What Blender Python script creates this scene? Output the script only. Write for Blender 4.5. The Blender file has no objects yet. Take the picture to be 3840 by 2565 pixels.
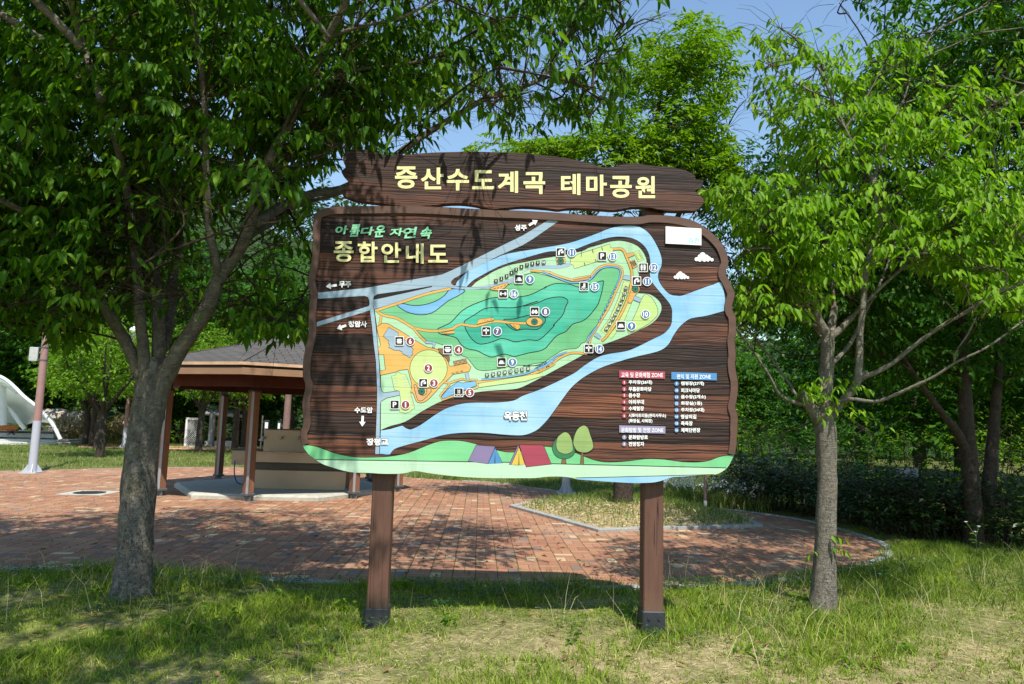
import bpy, math, random
import numpy as np
from mathutils import Vector, Matrix
from mathutils.geometry import tessellate_polygon
PI = math.pi
scene = bpy.context.scene
COL = scene.collection
# ------------------------------------------------------------------ camera
F_PX, W_PX, H_PX, CAM_H = 2612.0, 3840.0, 2565.0, 1.565
_z = Vector((613.0, 22900.0, -2612.0)).normalized()        # world up, in camera axes
_y = Vector((-120.0, -298.0, -2612.0)); _y = (_y - _z * _y.dot(_z)).normalized()
_x = _y.cross(_z)
CAM_R = Matrix((_x, _y, _z))                                # camera axes -> world axes
CAM_P = Vector((0.0, 0.0, CAM_H))
cam_d = bpy.data.cameras.new('camera'); cam_d.sensor_fit = 'HORIZONTAL'
cam_d.sensor_width = 36.0; cam_d.lens = 36.0 * F_PX / W_PX
cam_d.clip_start = 0.05; cam_d.clip_end = 3000.0
cam = bpy.data.objects.new('camera', cam_d); COL.objects.link(cam)
cam.matrix_world = Matrix.Translation(CAM_P) @ CAM_R.to_4x4()
scene.camera = cam
# ------------------------------------------------------------------ light
SUN_AZ, SUN_EL = math.atan2(0.28, -1.0), math.radians(58.0)
world = bpy.data.worlds.new('World'); scene.world = world; world.use_nodes = True
wn = world.node_tree.nodes; wl = world.node_tree.links
sky = wn.new('ShaderNodeTexSky'); sky.sky_type = 'NISHITA'; sky.sun_disc = False
sky.sun_elevation = SUN_EL; sky.sun_rotation = SUN_AZ
sky.air_density = 1.6; sky.dust_density = 0.1; sky.ozone_density = 4.5
wl.new(sky.outputs[0], wn['Background'].inputs[0]); wn['Background'].inputs[1].default_value = 0.14
sun_d = bpy.data.lights.new('sun', 'SUN'); sun_d.energy = 5.0; sun_d.angle = math.radians(0.53)
sun_d.color = (1.0, 0.95, 0.86)
sun = bpy.data.objects.new('sun', sun_d); COL.objects.link(sun)
TO_SUN = Vector((math.sin(SUN_AZ) * math.cos(SUN_EL), math.cos(SUN_AZ) * math.cos(SUN_EL), math.sin(SUN_EL)))
sun.rotation_euler = TO_SUN.to_track_quat('Z', 'Y').to_euler(); sun.location = (0, 0, 30)
scene.view_settings.view_transform = 'Standard'; scene.view_settings.look = 'None'
scene.view_settings.exposure = 0.44; scene.view_settings.gamma = 1.0
cy = scene.cycles
cy.max_bounces = 6; cy.diffuse_bounces = 3; cy.glossy_bounces = 2; cy.transmission_bounces = 5
cy.transparent_max_bounces = 6; cy.caustics_reflective = False; cy.caustics_refractive = False
cy.use_denoising = True
# ------------------------------------------------------------------ pixel <-> world
def ray(u, v):
    return CAM_R @ Vector((u - W_PX / 2, H_PX / 2 - v, -F_PX))
def P(u, v, Y):
    """photo pixel -> point on the upright plane at distance Y"""
    d = ray(u, v); return CAM_P + d * ((Y - CAM_P.y) / d.y)
def PZ(u, v, z=0.0):
    """photo pixel -> point at height z"""
    d = ray(u, v); return CAM_P + d * ((z - CAM_P.z) / d.z)
FS = 3840.0 / 2348.0
def PF(u, v, Y): return P(u * FS, v * FS, Y)
_RT = np.array(CAM_R.transposed())
def project(pts):
    """world points (n,3) -> photo pixels (n,2) and depth"""
    q = (np.asarray(pts, float) - np.array(CAM_P)) @ _RT.T
    dep = -q[:, 2]; s = np.where(dep > 0.01, dep, 0.01)
    return np.stack([W_PX / 2 + F_PX * q[:, 0] / s, H_PX / 2 - F_PX * q[:, 1] / s], 1), dep
def inside(px, poly):
    poly = np.asarray(poly, float); x, y = px[:, 0], px[:, 1]
    r = np.zeros(len(px), bool); j = len(poly) - 1
    for i in range(len(poly)):
        xi, yi = poly[i]; xj, yj = poly[j]
        c = ((yi > y) != (yj > y)) & (x < (xj - xi) * (y - yi) / (yj - yi + 1e-12) + xi)
        r ^= c; j = i
    return r
# ------------------------------------------------------------------ objects
def tag(o, label=None, cat=None, group=None, kind=None):
    if label: o['label'] = label
    if cat: o['category'] = cat
    if group: o['group'] = group
    if kind: o['kind'] = kind
    return o
def thing(name, label, cat, loc, rz=0.0, group=None):
    o = bpy.data.objects.new(name, None); COL.objects.link(o)
    o.empty_display_size = 0.2
    o.location = loc; o.rotation_euler = (0, 0, rz)
    return tag(o, label, cat, group)
def clone(root, loc, rz=0.0, scale=1.0, label=None, group=None):
    r = root.copy(); COL.objects.link(r); r.location = loc; r.rotation_euler = (0, 0, rz); r.scale = (scale,) * 3
    if label: r['label'] = label
    if group: r['group'] = group
    for ch in list(root.children):
        c = ch.copy(); COL.objects.link(c); c.parent = r
        for g in list(ch.children):
            d = g.copy(); COL.objects.link(d); d.parent = c
    return r
class MB:
    """collects shapes in world coordinates and links them as ONE mesh object"""
    def __init__(s, thin=0.0): s.v = []; s.f = []; s.m = []; s.sm = []; s.thin = thin
    def add(s, vs, fs, mi=0, smooth=False):
        n = len(s.v); s.v += [tuple(q) for q in vs]
        for f in fs: s.f.append(tuple(i + n for i in f)); s.m.append(mi); s.sm.append(smooth)
        return s
    def box(s, c, size, mi=0, rz=0.0, bev=0.0):
        x, y, z = [q / 2 for q in size]; ca, sa = math.cos(rz), math.sin(rz)
        if bev <= 0:
            p = [(-x,-y,-z),(x,-y,-z),(x,y,-z),(-x,y,-z),(-x,-y,z),(x,-y,z),(x,y,z),(-x,y,z)]
            fs = [(0,3,2,1),(4,5,6,7),(0,1,5,4),(1,2,6,5),(2,3,7,6),(3,0,4,7)]
        else:
            b = bev; p = []
            for zz, k in ((-z, b), (-z + b, 0), (z - b, 0), (z, b)):
                X, Y = x - k, y - k
                p += [(-X+b,-Y,zz),(X-b,-Y,zz),(X,-Y+b,zz),(X,Y-b,zz),(X-b,Y,zz),(-X+b,Y,zz),(-X,Y-b,zz),(-X,-Y+b,zz)]
            fs = [tuple(range(7,-1,-1)), tuple(range(24, 32))]
            for L in range(3):
                for i in range(8): fs.append((L*8+i, L*8+(i+1)%8, L*8+8+(i+1)%8, L*8+8+i))
        return s.add([(c[0]+a*ca-b_*sa, c[1]+a*sa+b_*ca, c[2]+q) for a, b_, q in p], fs, mi)
    def tube(s, pts, rad, n=8, mi=0, caps=True, smooth=True, jit=None, flare=None):
        pts = [Vector(p) for p in pts]; k = len(pts)
        if s.thin and (max(rad) if hasattr(rad, '__len__') else rad) < s.thin: mi = 1
        if not hasattr(rad, '__len__'): rad = [rad] * k
        vs = []; up = None
        for i in range(k):
            t = (pts[min(i+1, k-1)] - pts[max(i-1, 0)]).normalized()
            if up is None:
                up = t.cross(Vector((0, 1, 0.01))) if abs(t.y) < 0.9 else t.cross(Vector((1, 0, 0)))
            a = (up - t * up.dot(t)).normalized(); up = a; b = t.cross(a)
            for j in range(n):
                w = 2 * PI * j / n; r = rad[i] * (jit(i, j) if jit else 1.0)
                vs.append(pts[i] + a * (math.cos(w) * r) + b * (math.sin(w) * r))
        fs = [(i*n+j, i*n+(j+1)%n, (i+1)*n+(j+1)%n, (i+1)*n+j) for i in range(k-1) for j in range(n)]
        s.add(vs, fs, mi, smooth)
        if caps:
            s.add(vs[:n], [tuple(range(n-1, -1, -1))], mi); s.add(vs[-n:], [tuple(range(n))], mi)
        return s
    def prism(s, outline, depth, mi=0, axis=(0, 1, 0)):
        """outline: world points (front face); extruded by depth along axis"""
        d = Vector(axis) * depth; o = [Vector(q) for q in outline]; n = len(o)
        tri = tessellate_polygon([o])
        s.add(o, tri, mi); s.add([q + d for q in o], [tuple(reversed(t)) for t in tri], mi)
        s.add(o + [q + d for q in o], [(i, (i+1)%n, n+(i+1)%n, n+i) for i in range(n)], mi)
        return s
    def flat(s, outline, mi=0):
        o = [Vector(q) for q in outline]; return s.add(o, tessellate_polygon([o]), mi)
    def build(s, name, mats, parent=None, loc=None, link=True, recalc=True):
        if parent is not None:
            r = parent
            while r.parent: r = r.parent
            L = Vector(r.location)
        else: L = Vector(loc) if loc is not None else Vector((0, 0, 0))
        me = bpy.data.meshes.new(name)
        me.from_pydata([(q[0]-L[0], q[1]-L[1], q[2]-L[2]) for q in s.v], [], s.f)
        for m in (mats if isinstance(mats, (list, tuple)) else [mats]): me.materials.append(m)
        me.polygons.foreach_set('material_index', s.m); me.polygons.foreach_set('use_smooth', s.sm)
        if recalc:
            import bmesh
            bm = bmesh.new(); bm.from_mesh(me); bmesh.ops.recalc_face_normals(bm, faces=bm.faces); bm.to_mesh(me); bm.free()
        me.update()
        o = bpy.data.objects.new(name, me); COL.objects.link(o)
        if parent is not None: o.parent = parent
        else: o.location = L
        return o
def mesh_np(name, V, Fq, mat, parent=None, loc=None):
    """big meshes from arrays: V (n,3) world, Fq (m,4) quads"""
    if parent is not None:
        r = parent
        while r.parent: r = r.parent
        L = np.array(r.location)
    else: L = np.array(loc if loc is not None else (0, 0, 0), float)
    V = np.ascontiguousarray(np.asarray(V) - L, np.float32); Fq = np.ascontiguousarray(Fq, np.int32)
    me = bpy.data.meshes.new(name); me.vertices.add(len(V)); me.vertices.foreach_set('co', V.ravel())
    k = Fq.shape[1]; me.loops.add(Fq.size); me.loops.foreach_set('vertex_index', Fq.ravel())
    me.polygons.add(len(Fq)); me.polygons.foreach_set('loop_start', np.arange(0, Fq.size, k, dtype=np.int32))
    me.update(calc_edges=True); me.materials.append(mat)
    o = bpy.data.objects.new(name, me); COL.objects.link(o)
    if parent is not None: o.parent = parent
    else: o.location = L
    return o
def smooth(pts, n=5, closed=False):
    """Catmull-Rom through 2-D or 3-D points"""
    p = [np.array(q, float) for q in pts]; k = len(p); out = []
    for i in range(k if closed else k - 1):
        a, b, c, d = (p[(i-1) % k], p[i], p[(i+1) % k], p[(i+2) % k]) if closed else (p[max(i-1,0)], p[i], p[i+1], p[min(i+2,k-1)])
        for j in range(n):
            t = j / n
            out.append(0.5*((2*b)+(c-a)*t+(2*a-5*b+4*c-d)*t*t+(3*b-3*c+d-a)*t**3))
    if not closed: out.append(p[-1])
    return out
# ------------------------------------------------------------------ materials
def lin(r, g, b, k=1.0):
    f = lambda c: ((c/255.0)/12.92 if c/255.0 <= 0.04045 else ((c/255.0+0.055)/1.055)**2.4) * k
    return (f(r), f(g), f(b), 1.0)
class NT:
    def __init__(s, name):
        s.mat = bpy.data.materials.new(name); s.mat.use_nodes = True
        s.t = s.mat.node_tree; s.n = s.t.nodes; s.l = s.t.links
        s.b = s.n['Principled BSDF']; s.out = s.n['Material Output']
    def set(s, sock, val):
        if hasattr(val, 'is_output') or isinstance(val, bpy.types.NodeSocket): s.l.new(val, sock)
        else: sock.default_value = val
    def math(s, op, a, b=0.0, c=None, clamp=False):
        n = s.n.new('ShaderNodeMath'); n.operation = op; n.use_clamp = clamp
        s.set(n.inputs[0], a); s.set(n.inputs[1], b)
        if c is not None: s.set(n.inputs[2], c)
        return n.outputs[0]
    def coord(s, which='Object'):
        return s.n.new('ShaderNodeTexCoord').outputs[which]
    def mapping(s, vec, scale=(1,1,1), loc=(0,0,0), rot=(0,0,0)):
        n = s.n.new('ShaderNodeMapping'); s.l.new(vec, n.inputs[0])
        n.inputs['Scale'].default_value = scale; n.inputs['Location'].default_value = loc; n.inputs['Rotation'].default_value = rot
        return n.outputs[0]
    def noise(s, vec, scale=5.0, detail=4.0, rough=0.55, dist=0.0):
        n = s.n.new('ShaderNodeTexNoise'); s.l.new(vec, n.inputs['Vector'])
        n.inputs['Scale'].default_value = scale; n.inputs['Detail'].default_value = detail
        n.inputs['Roughness'].default_value = rough; n.inputs['Distortion'].default_value = dist
        return n.outputs['Fac']
    def ramp(s, fac, stops, interp='LINEAR'):
        n = s.n.new('ShaderNodeValToRGB'); s.set(n.inputs[0], fac); r = n.color_ramp; r.interpolation = interp
        while len(r.elements) > 1: r.elements.remove(r.elements[-1])
        r.elements[0].position = stops[0][0]; r.elements[0].color = stops[0][1]
        for p, c in stops[1:]:
            e = r.elements.new(p); e.color = c
        return n.outputs[0]
    def mix(s, fac, a, b, mode='MIX'):
        n = s.n.new('ShaderNodeMix'); n.data_type = 'RGBA'; n.blend_type = mode
        s.set(n.inputs[0], fac); s.set(n.inputs[6], a); s.set(n.inputs[7], b)
        return n.outputs[2]
    def sep(s, vec):
        n = s.n.new('ShaderNodeSeparateXYZ'); s.l.new(vec, n.inputs[0]); return n.outputs
    def comb(s, x, y, z=0.0):
        n = s.n.new('ShaderNodeCombineXYZ'); s.set(n.inputs[0], x); s.set(n.inputs[1], y); s.set(n.inputs[2], z); return n.outputs[0]
    def white(s, vec):
        n = s.n.new('ShaderNodeTexWhiteNoise'); n.noise_dimensions = '3D'; s.l.new(vec, n.inputs[0]); return n.outputs
    def island(s): return s.n.new('ShaderNodeNewGeometry').outputs['Random Per Island']
    def bump(s, h, strength=0.5, dist=0.01):
        n = s.n.new('ShaderNodeBump'); s.set(n.inputs['Height'], h); n.inputs['Strength'].default_value = strength
        n.inputs['Distance'].default_value = dist; s.l.new(n.outputs[0], s.b.inputs['Normal']); return n.outputs[0]
    def done(s, col=None, rough=0.7, spec=0.3, metal=0.0):
        if col is not None: s.set(s.b.inputs['Base Color'], col)
        s.set(s.b.inputs['Roughness'], rough); s.b.inputs['Specular IOR Level'].default_value = spec
        s.b.inputs['Metallic'].default_value = metal
        return s.mat
def c3(r, g, b): return (r, g, b, 1.0)
def M_plain(name, col, rough=0.6, spec=0.3, metal=0.0, var=0.18, scale=6.0, bump=0.0, stretch=(1,1,1)):
    """a painted or bare surface with a little wear"""
    t = NT(name); v = t.mapping(t.coord(), stretch); f = t.noise(v, scale, 5, 0.6)
    a = tuple(c*(1-var) for c in col[:3]) + (1,); b = tuple(min(1, c*(1+var)) for c in col[:3]) + (1,)
    if bump: t.bump(t.noise(v, scale*5, 4), bump, 0.004)
    return t.done(t.ramp(f, [(0.3, a), (0.7, b)]), rough, spec, metal)
def M_leaf(name, dark, light, trans=0.35, rough=0.45, spec=0.35, third=None, sscale=1.3):
    t = NT(name); r = t.island()
    nz = t.noise(t.coord(), sscale, 2, 0.5)
    f = t.math('ADD', t.math('MULTIPLY', r, 0.65), t.math('MULTIPLY', nz, 0.5))
    stops = [(0.2, dark), (0.85, light)]
    if third: stops = [(0.15, dark), (0.72, light), (0.98, third)]
    col = t.ramp(f, stops)
    t.done(col, rough, spec)
    tr = t.n.new('ShaderNodeBsdfTranslucent')
    tc = t.mix(1.0, col, (1.25, 1.35, 0.45, 1), 'MULTIPLY'); t.l.new(tc, tr.inputs[0])
    mx = t.n.new('ShaderNodeMixShader'); mx.inputs[0].default_value = trans
    t.l.new(t.b.outputs[0], mx.inputs[1]); t.l.new(tr.outputs[0], mx.inputs[2]); t.l.new(mx.outputs[0], t.out.inputs[0])
    return t.mat
def M_bark(name, a, b, moss=None, s=1.0):
    """smooth grey bark: pale lenticels across, ragged plates and furrows low down"""
    t = NT(name); co = t.coord(); X, Y, Z = t.sep(co)
    n1 = t.noise(t.mapping(co, (6*s, 6*s, 5*s)), 2.4, 7, 0.72, 0.8)
    n2 = t.noise(t.mapping(co, (6, 6, 70)), 1.6, 4, 0.65, 0.3)
    n3 = t.noise(t.mapping(co, (26*s, 26*s, 11*s)), 1.5, 6, 0.75, 2.0)
    low = t.math('MULTIPLY', t.math('SUBTRACT', 1.9, Z), 0.75, clamp=True)
    col = t.ramp(n1, [(0.30, a), (0.70, b)])
    col = t.mix(t.math('MULTIPLY', t.math('SUBTRACT', n2, 0.52), 3.2, clamp=True), col, tuple(min(1, q*1.35) for q in b[:3]) + (1,))
    crack = t.math('MULTIPLY', t.math('MULTIPLY', t.math('SUBTRACT', n3, 0.55), 6.0, clamp=True), t.math('ADD', 0.15, t.math('MULTIPLY', low, 0.75)), clamp=True)
    spots = t.math('MULTIPLY', t.math('SUBTRACT', t.noise(t.mapping(co, (1, 1, 1), (3, 8, 1)), 9.0, 4, .6), 0.58), 8.0, clamp=True)
    col = t.mix(t.math('MULTIPLY', spots, .5), col, tuple(min(1, q*1.7) for q in b[:3]) + (1,))
    col = t.mix(crack, col, tuple(q*0.25 for q in a[:3]) + (1,))
    if moss:
        g = t.math('MULTIPLY', t.math('SUBTRACT', t.noise(co, 5.0, 5), 0.56), 7.0, clamp=True)
        col = t.mix(t.math('MULTIPLY', g, 0.55), col, moss)
    t.bump(t.math('SUBTRACT', t.math('ADD', t.math('MULTIPLY', n1, 0.9), t.math('MULTIPLY', n2, 0.35)), crack), 1.0, 0.03)
    return t.done(col, 0.9, 0.15)
# ================================================================== GROUND, PLAZA, HILL
def FZ(pts, z=0.0): return [PZ(x*FS, y*FS, z) for x, y in pts]
PLZ_NEAR = [(-500,1296),(-200,1297),(0,1300),(200,1306),(350,1309),(560,1320),(840,1335),(1150,1343),(1340,1345),(1500,1344),(1700,1336),(1860,1318),(1960,1298),(2012,1279),(2030,1265),(2014,1246),(1960,1225),(1850,1195),(1740,1178),(1670,1170),(1584,1162),(1500,1152),(1408,1141),(1347,1134),(1288,1128),(1219,1119),(1167,1111),(1115,1106),(1058,1103),(900,1093),(700,1080),(527,1071),(384,1072),(290,1073),(0,1081),(-300,1090),(-500,1096)]
plaza_pts = FZ(PLZ_NEAR); plaza_xy = np.array([(p.x, p.y) for p in plaza_pts])
def poly_dist(xy, poly):
    """signed distance: negative inside"""
    d = np.full(len(xy), 1e9); n = len(poly)
    for i in range(n):
        a, b = poly[i], poly[(i+1) % n]; ab = b - a
        t = np.clip(((xy - a) @ ab) / (ab @ ab + 1e-12), 0, 1); q = a + t[:, None]*ab
        d = np.minimum(d, np.hypot(*(xy - q).T))
    return np.where(inside(xy, poly), -d, d)
def wav(x, y, s, ph): return np.sin(x*s + ph) * np.cos(y*s*1.13 - ph*1.7) + .5*np.sin(x*s*2.3 - y*s*1.9 + ph*2.1)
def ground_z(xy):
    x, y = xy[:, 0], xy[:, 1]; d = poly_dist(xy, plaza_xy)
    lift = np.clip((d - .02) / .35, 0, 1); lift = lift*lift*(3-2*lift)
    bumps = .016*wav(x, y, 2.1, .4) + .010*wav(x, y, 5.3, 1.9)
    return -.03 + lift * (.055 + bumps*np.where(y < 12, 1, .6))
def axis(lo, hi, a, b, fine):
    mid = list(np.arange(a, b + 1e-6, fine)); out = list(mid); s = fine; q = b
    while q < hi: s *= 1.25; q += s; out.append(q)
    s = fine; q = a
    while q > lo: s *= 1.25; q -= s; out.insert(0, q)
    return np.array(out)
gx, gy = axis(-1500, 1500, -9, 9, .16), axis(-40, 1500, 2, 20, .16)
GX, GY = np.meshgrid(gx, gy); xy = np.stack([GX.ravel(), GY.ravel()], 1)
V = np.concatenate([xy, ground_z(xy)[:, None]], 1); nx, ny = len(gx), len(gy)
I = (np.arange(ny-1)[:, None]*nx + np.arange(nx-1)[None]).ravel()
t = NT('lawn_soil'); co = t.coord()
n1 = t.noise(co, 0.9, 5, 0.6); n2 = t.noise(co, 14.0, 5, 0.7); n3 = t.noise(t.mapping(co, (1, 1, 1), (7, 3, 0)), 2.3, 4, 0.6)
Xg, Yg, Zg = t.sep(co)
near = t.math('SUBTRACT', 1.0, t.math('MULTIPLY', t.math('SUBTRACT', Yg, 9.0), 0.2), clamp=True)
soil = t.ramp(n2, [(0.25, lin(92, 80, 58)), (0.5, lin(150, 134, 100)), (0.75, lin(192, 176, 138))])
green = t.ramp(n2, [(0.3, lin(62, 70, 36)), (0.7, lin(122, 124, 70))])
dry = t.math('MULTIPLY', t.math('SUBTRACT', t.math('ADD', t.math('MULTIPLY', n1, .6), t.math('MULTIPLY', n3, .4)), 0.46), 4.0, clamp=True)
spot = t.math('SUBTRACT', 1.0, t.math('ADD', t.math('POWER', t.math('DIVIDE', t.math('ABSOLUTE', t.math('SUBTRACT', Xg, 1.6)), 2.6), 2.0), t.math('POWER', t.math('DIVIDE', t.math('ABSOLUTE', t.math('SUBTRACT', Yg, 4.7)), 1.1), 2.0)), clamp=True)
dry = t.math('ADD', dry, t.math('MULTIPLY', spot, t.math('MULTIPLY', n3, 1.5)), clamp=True)
col = t.mix(t.math('MULTIPLY', dry, t.math('ADD', t.math('MULTIPLY', near, .75), .12)), green, soil)
t.bump(n2, 0.8, 0.02)
mesh_np('ground', V, np.stack([I, I+1, I+nx+1, I+nx], 1), t.done(col, 0.95, 0.1))['kind'] = 'structure'
# brick plaza: basket-weave clay pavers
t = NT('clay_pavers'); co = t.coord(); X, Y, Z = t.sep(co); S = 0.232
wx = t.math('ADD', t.math('DIVIDE', t.math('ADD', X, t.math('MULTIPLY', t.math('SUBTRACT', t.noise(co, 1.1, 2), .5), .02)), S), 200.0); wy = t.math('ADD', t.math('DIVIDE', t.math('ADD', Y, t.math('MULTIPLY', t.math('SUBTRACT', t.noise(t.mapping(co, (1,1,1), (5,2,0)), 1.1, 2), .5), .02)), S), 200.0)
cx, cy_ = t.math('FLOOR', wx), t.math('FLOOR', wy); fx, fy = t.math('FRACT', wx), t.math('FRACT', wy)
par = t.math('MODULO', t.math('ADD', cx, cy_), 2.0)
def pick(a, b): return t.math('ADD', t.math('MULTIPLY', a, t.math('SUBTRACT', 1.0, par)), t.math('MULTIPLY', b, par))
u, w = pick(fx, fy), pick(fy, fx); w2 = t.math('MULTIPLY', w, 2.0); sub = t.math('FLOOR', w2); v2 = t.math('FRACT', w2)
wn_ = t.white(t.comb(cx, cy_, t.math('ADD', sub, t.math('MULTIPLY', par, 7.0))))
rv = wn_[0]; rc = t.sep(wn_[1])
brick = t.ramp(rv, [(0.0, lin(144, 100, 78)), (0.25, lin(156, 111, 86)), (0.6, lin(163, 119, 92)), (0.90, lin(170, 130, 102)), (0.912, lin(198, 174, 136)), (0.94, lin(186, 156, 126)), (0.952, lin(132, 113, 102)), (0.985, lin(120, 104, 96))], 'LINEAR')
fine = t.noise(co, 60.0, 4, 0.7); big = t.noise(co, 0.55, 5, 0.65)
brick = t.mix(t.math('MULTIPLY', t.math('SUBTRACT', fine, .35), .55, clamp=True), brick, lin(120, 84, 70))
brick = t.mix(t.math('MULTIPLY', t.math('SUBTRACT', big, .52), 2.6, clamp=True), brick, lin(170, 146, 122))
stain = t.noise(t.mapping(co, (1, 1, 1), (11, 4, 0)), 1.7, 5, 0.7)
brick = t.mix(t.math('MULTIPLY', t.math('SUBTRACT', stain, .57), 3.0, clamp=True), brick, lin(108, 92, 78))
eu = t.math('MULTIPLY', t.math('MINIMUM', u, t.math('SUBTRACT', 1.0, u)), S); ev = t.math('MULTIPLY', t.math('MINIMUM', v2, t.math('SUBTRACT', 1.0, v2)), S*.5)
edge = t.math('MINIMUM', eu, ev)
wj = t.math('ADD', .0022, t.math('MULTIPLY', t.noise(co, 9.0, 3), .0038))
long_ = t.math('LESS_THAN', t.math('MULTIPLY', t.math('MINIMUM', fx, t.math('SUBTRACT', 1.0, fx)), S), t.math('MULTIPLY', wj, 1.35))
joint = t.math('MAXIMUM', t.math('LESS_THAN', edge, wj), long_)
moss = t.ramp(t.noise(co, 5.0, 4, .6), [(.42, lin(70, 52, 44)), (.6, lin(84, 92, 46))])
colr = t.mix(t.math('MULTIPLY', joint, .85), brick, moss)
t.bump(t.math('ADD', t.math('MULTIPLY', t.math('SUBTRACT', 1.0, joint), 1.0), t.math('ADD', t.math('MULTIPLY', fine, .25), t.math('MULTIPLY', rc[0], .5))), 0.45, 0.006)
M_paver = t.done(colr, 0.88, 0.2)
MB().flat(plaza_pts).build('plaza', [M_paver], recalc=False)['kind'] = 'structure'
M_granite = M_plain('granite_kerb', lin(150, 150, 146), 0.85, 0.2, 0, 0.25, 30.0, 0.4)
def kerb(name, pts, w=.12, h=.05, out=1, seg=.9, mat=None):
    mb = MB(); P_ = [Vector((p[0], p[1])) for p in pts]; r = random.Random(len(pts)*7)
    for a, b in zip(P_[:-1], P_[1:]):
        L = (b - a).length; k = max(1, round(L / seg)); d = (b - a) / L; n = Vector((d.y, -d.x)) * out
        for i in range(k):
            s0, s1 = L*i/k + .004, L*(i+1)/k - .004; m = a + d*(s0+s1)/2 + n*w/2
            mb.box((m.x, m.y, (h + r.uniform(-.006, .006))/2 - .04), (s1 - s0, w, h + .08), 0, math.atan2(d.y, d.x), .008)
    o = mb.build(name, [mat or M_granite], None); o['kind'] = 'structure'; return o
xy_ = [(p.x, p.y) for p in plaza_pts]
q = smooth(xy_[8:29], 3)
kerb('kerb', xy_[:9], .12, .004); kerb('kerb', q, .10, .015); kerb('kerb', xy_[28:], .10, .0)
# planted island
ISL = [PZ(u, v) for u, v in [(1908,1902),(2245,1996),(2399,1990),(2600,1985),(2747,1981),(2862,1977),(2800,1950),(2600,1905),(2350,1872),(2200,1868),(2050,1880)]]
isl = np.array([(p.x, p.y) for p in ISL])
kerb('kerb', [tuple(p) for p in isl] + [tuple(isl[0])], .12, .045, -1)
xs, ys = np.arange(isl[:,0].min()-.1, isl[:,0].max()+.1, .12), np.arange(isl[:,1].min()-.1, isl[:,1].max()+.1, .12)
gxx, gyy = np.meshgrid(xs, ys); qq = np.stack([gxx.ravel(), gyy.ravel()], 1); dd = -poly_dist(qq, isl)
def mound_z(q):
    d = -poly_dist(q, isl); tt = np.clip((d-.05)/1.6, 0, 1); return np.where(d > .05, .03 + .17*(tt*tt*(3-2*tt)) + .012*wav(q[:,0], q[:,1], 6, .3), -.1)
VV = np.concatenate([qq, mound_z(qq)[:, None]], 1); mx_, my_ = len(xs), len(ys)
I = (np.arange(my_-1)[:, None]*mx_ + np.arange(mx_-1)[None]).ravel()
t = NT('mulch'); co = t.coord(); n2 = t.noise(t.mapping(co, (40, 25, 30)), 1.0, 5, 0.75); n1 = t.noise(co, 1.2, 3)
col = t.mix(t.math('MULTIPLY', t.math('SUBTRACT', n1, .5), 4, clamp=True), t.ramp(n2, [(.3, lin(110, 92, 66)), (.5, lin(176, 156, 118)), (.7, lin(214, 200, 166))]), lin(128, 128, 72))
t.bump(n2, 1.0, .03)
mesh_np('mulch_bed', VV, np.stack([I, I+1, I+mx_+1, I+mx_], 1), t.done(col, .95, .1))['kind'] = 'structure'
# a far path across the lawn
MB().flat([p + Vector((0, 0, .06)) for p in FZ([(180,1023),(420,1026),(760,1030),(900,1036),(900,1044),(700,1040),(420,1034),(180,1029)])]).build('path', [M_plain('path_paving', lin(196, 150, 122), .9, .2)], recalc=False)['kind'] = 'structure'
# wooded hill
def hill_h(x, y):
    a = x / np.maximum(y, 1); e = np.interp(a, [-1.4, -.75, -.60, -.42, -.27, -.1, .1, .3, .6, 1.4], [.42, .385, .365, .32, .265, .22, .17, .14, .16, .2])
    tt = np.clip((y - 43) / 50, 0, 1); s = tt*tt*(3-2*tt)
    return s * (e*93) + s*1.3*wav(x, y, .13, 1.0)
hx, hy = np.arange(-190, 190, 4.0), np.arange(40, 175, 4.0); HX, HY = np.meshgrid(hx, hy)
HV = np.stack([HX.ravel(), HY.ravel(), hill_h(HX.ravel(), HY.ravel()) + .02], 1); I = (np.arange(len(hy)-1)[:, None]*len(hx) + np.arange(len(hx)-1)[None]).ravel()
mesh_np('hillside', HV, np.stack([I, I+1, I+len(hx)+1, I+len(hx)], 1), M_plain('forest_floor', (.03, .055, .02, 1), .95, .1, 0, .4, .3))['kind'] = 'structure'
# ================================================================== TREES
def leaf_quads(pos, d, n, L, Wd, fold=0.25, curl=0.18):
    """pointed leaves as two folded quads each; pos, d, n: (k,3), L, Wd: (k,)"""
    k = len(pos); d = d / (np.linalg.norm(d, axis=1, keepdims=True) + 1e-9)
    s = np.cross(d, n); s /= (np.linalg.norm(s, axis=1, keepdims=True) + 1e-9); n = np.cross(s, d)
    L = L[:, None]; Wd = Wd[:, None]
    b = pos; m1 = pos + d*L*0.30; m2 = pos + d*L*0.66 - n*L*curl*.35; tip = pos + d*L - n*L*curl
    V = np.stack([b, m1 + s*Wd*.5 + n*Wd*fold, m2 + s*Wd*.36 + n*Wd*fold*.7, tip, m2 - s*Wd*.36 + n*Wd*fold*.7, m1 - s*Wd*.5 + n*Wd*fold], 1).reshape(-1, 3)
    i = np.arange(k)[:, None] * 6
    return V, np.concatenate([i + np.array([[0, 1, 2, 3]]), i + np.array([[0, 3, 4, 5]])], 1).reshape(-1, 4)
def leaf_flat(pos, d, n, L, Wd):
    k = len(pos); d = d / (np.linalg.norm(d, axis=1, keepdims=True) + 1e-9)
    s = np.cross(d, n); s /= (np.linalg.norm(s, axis=1, keepdims=True) + 1e-9)
    L = L[:, None]; Wd = Wd[:, None]
    V = np.stack([pos, pos + d*L*.45 + s*Wd*.5, pos + d*L, pos + d*L*.45 - s*Wd*.5], 1).reshape(-1, 3)
    i = np.arange(k)[:, None] * 4
    return V, i + np.array([[0, 1, 2, 3]])
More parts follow.
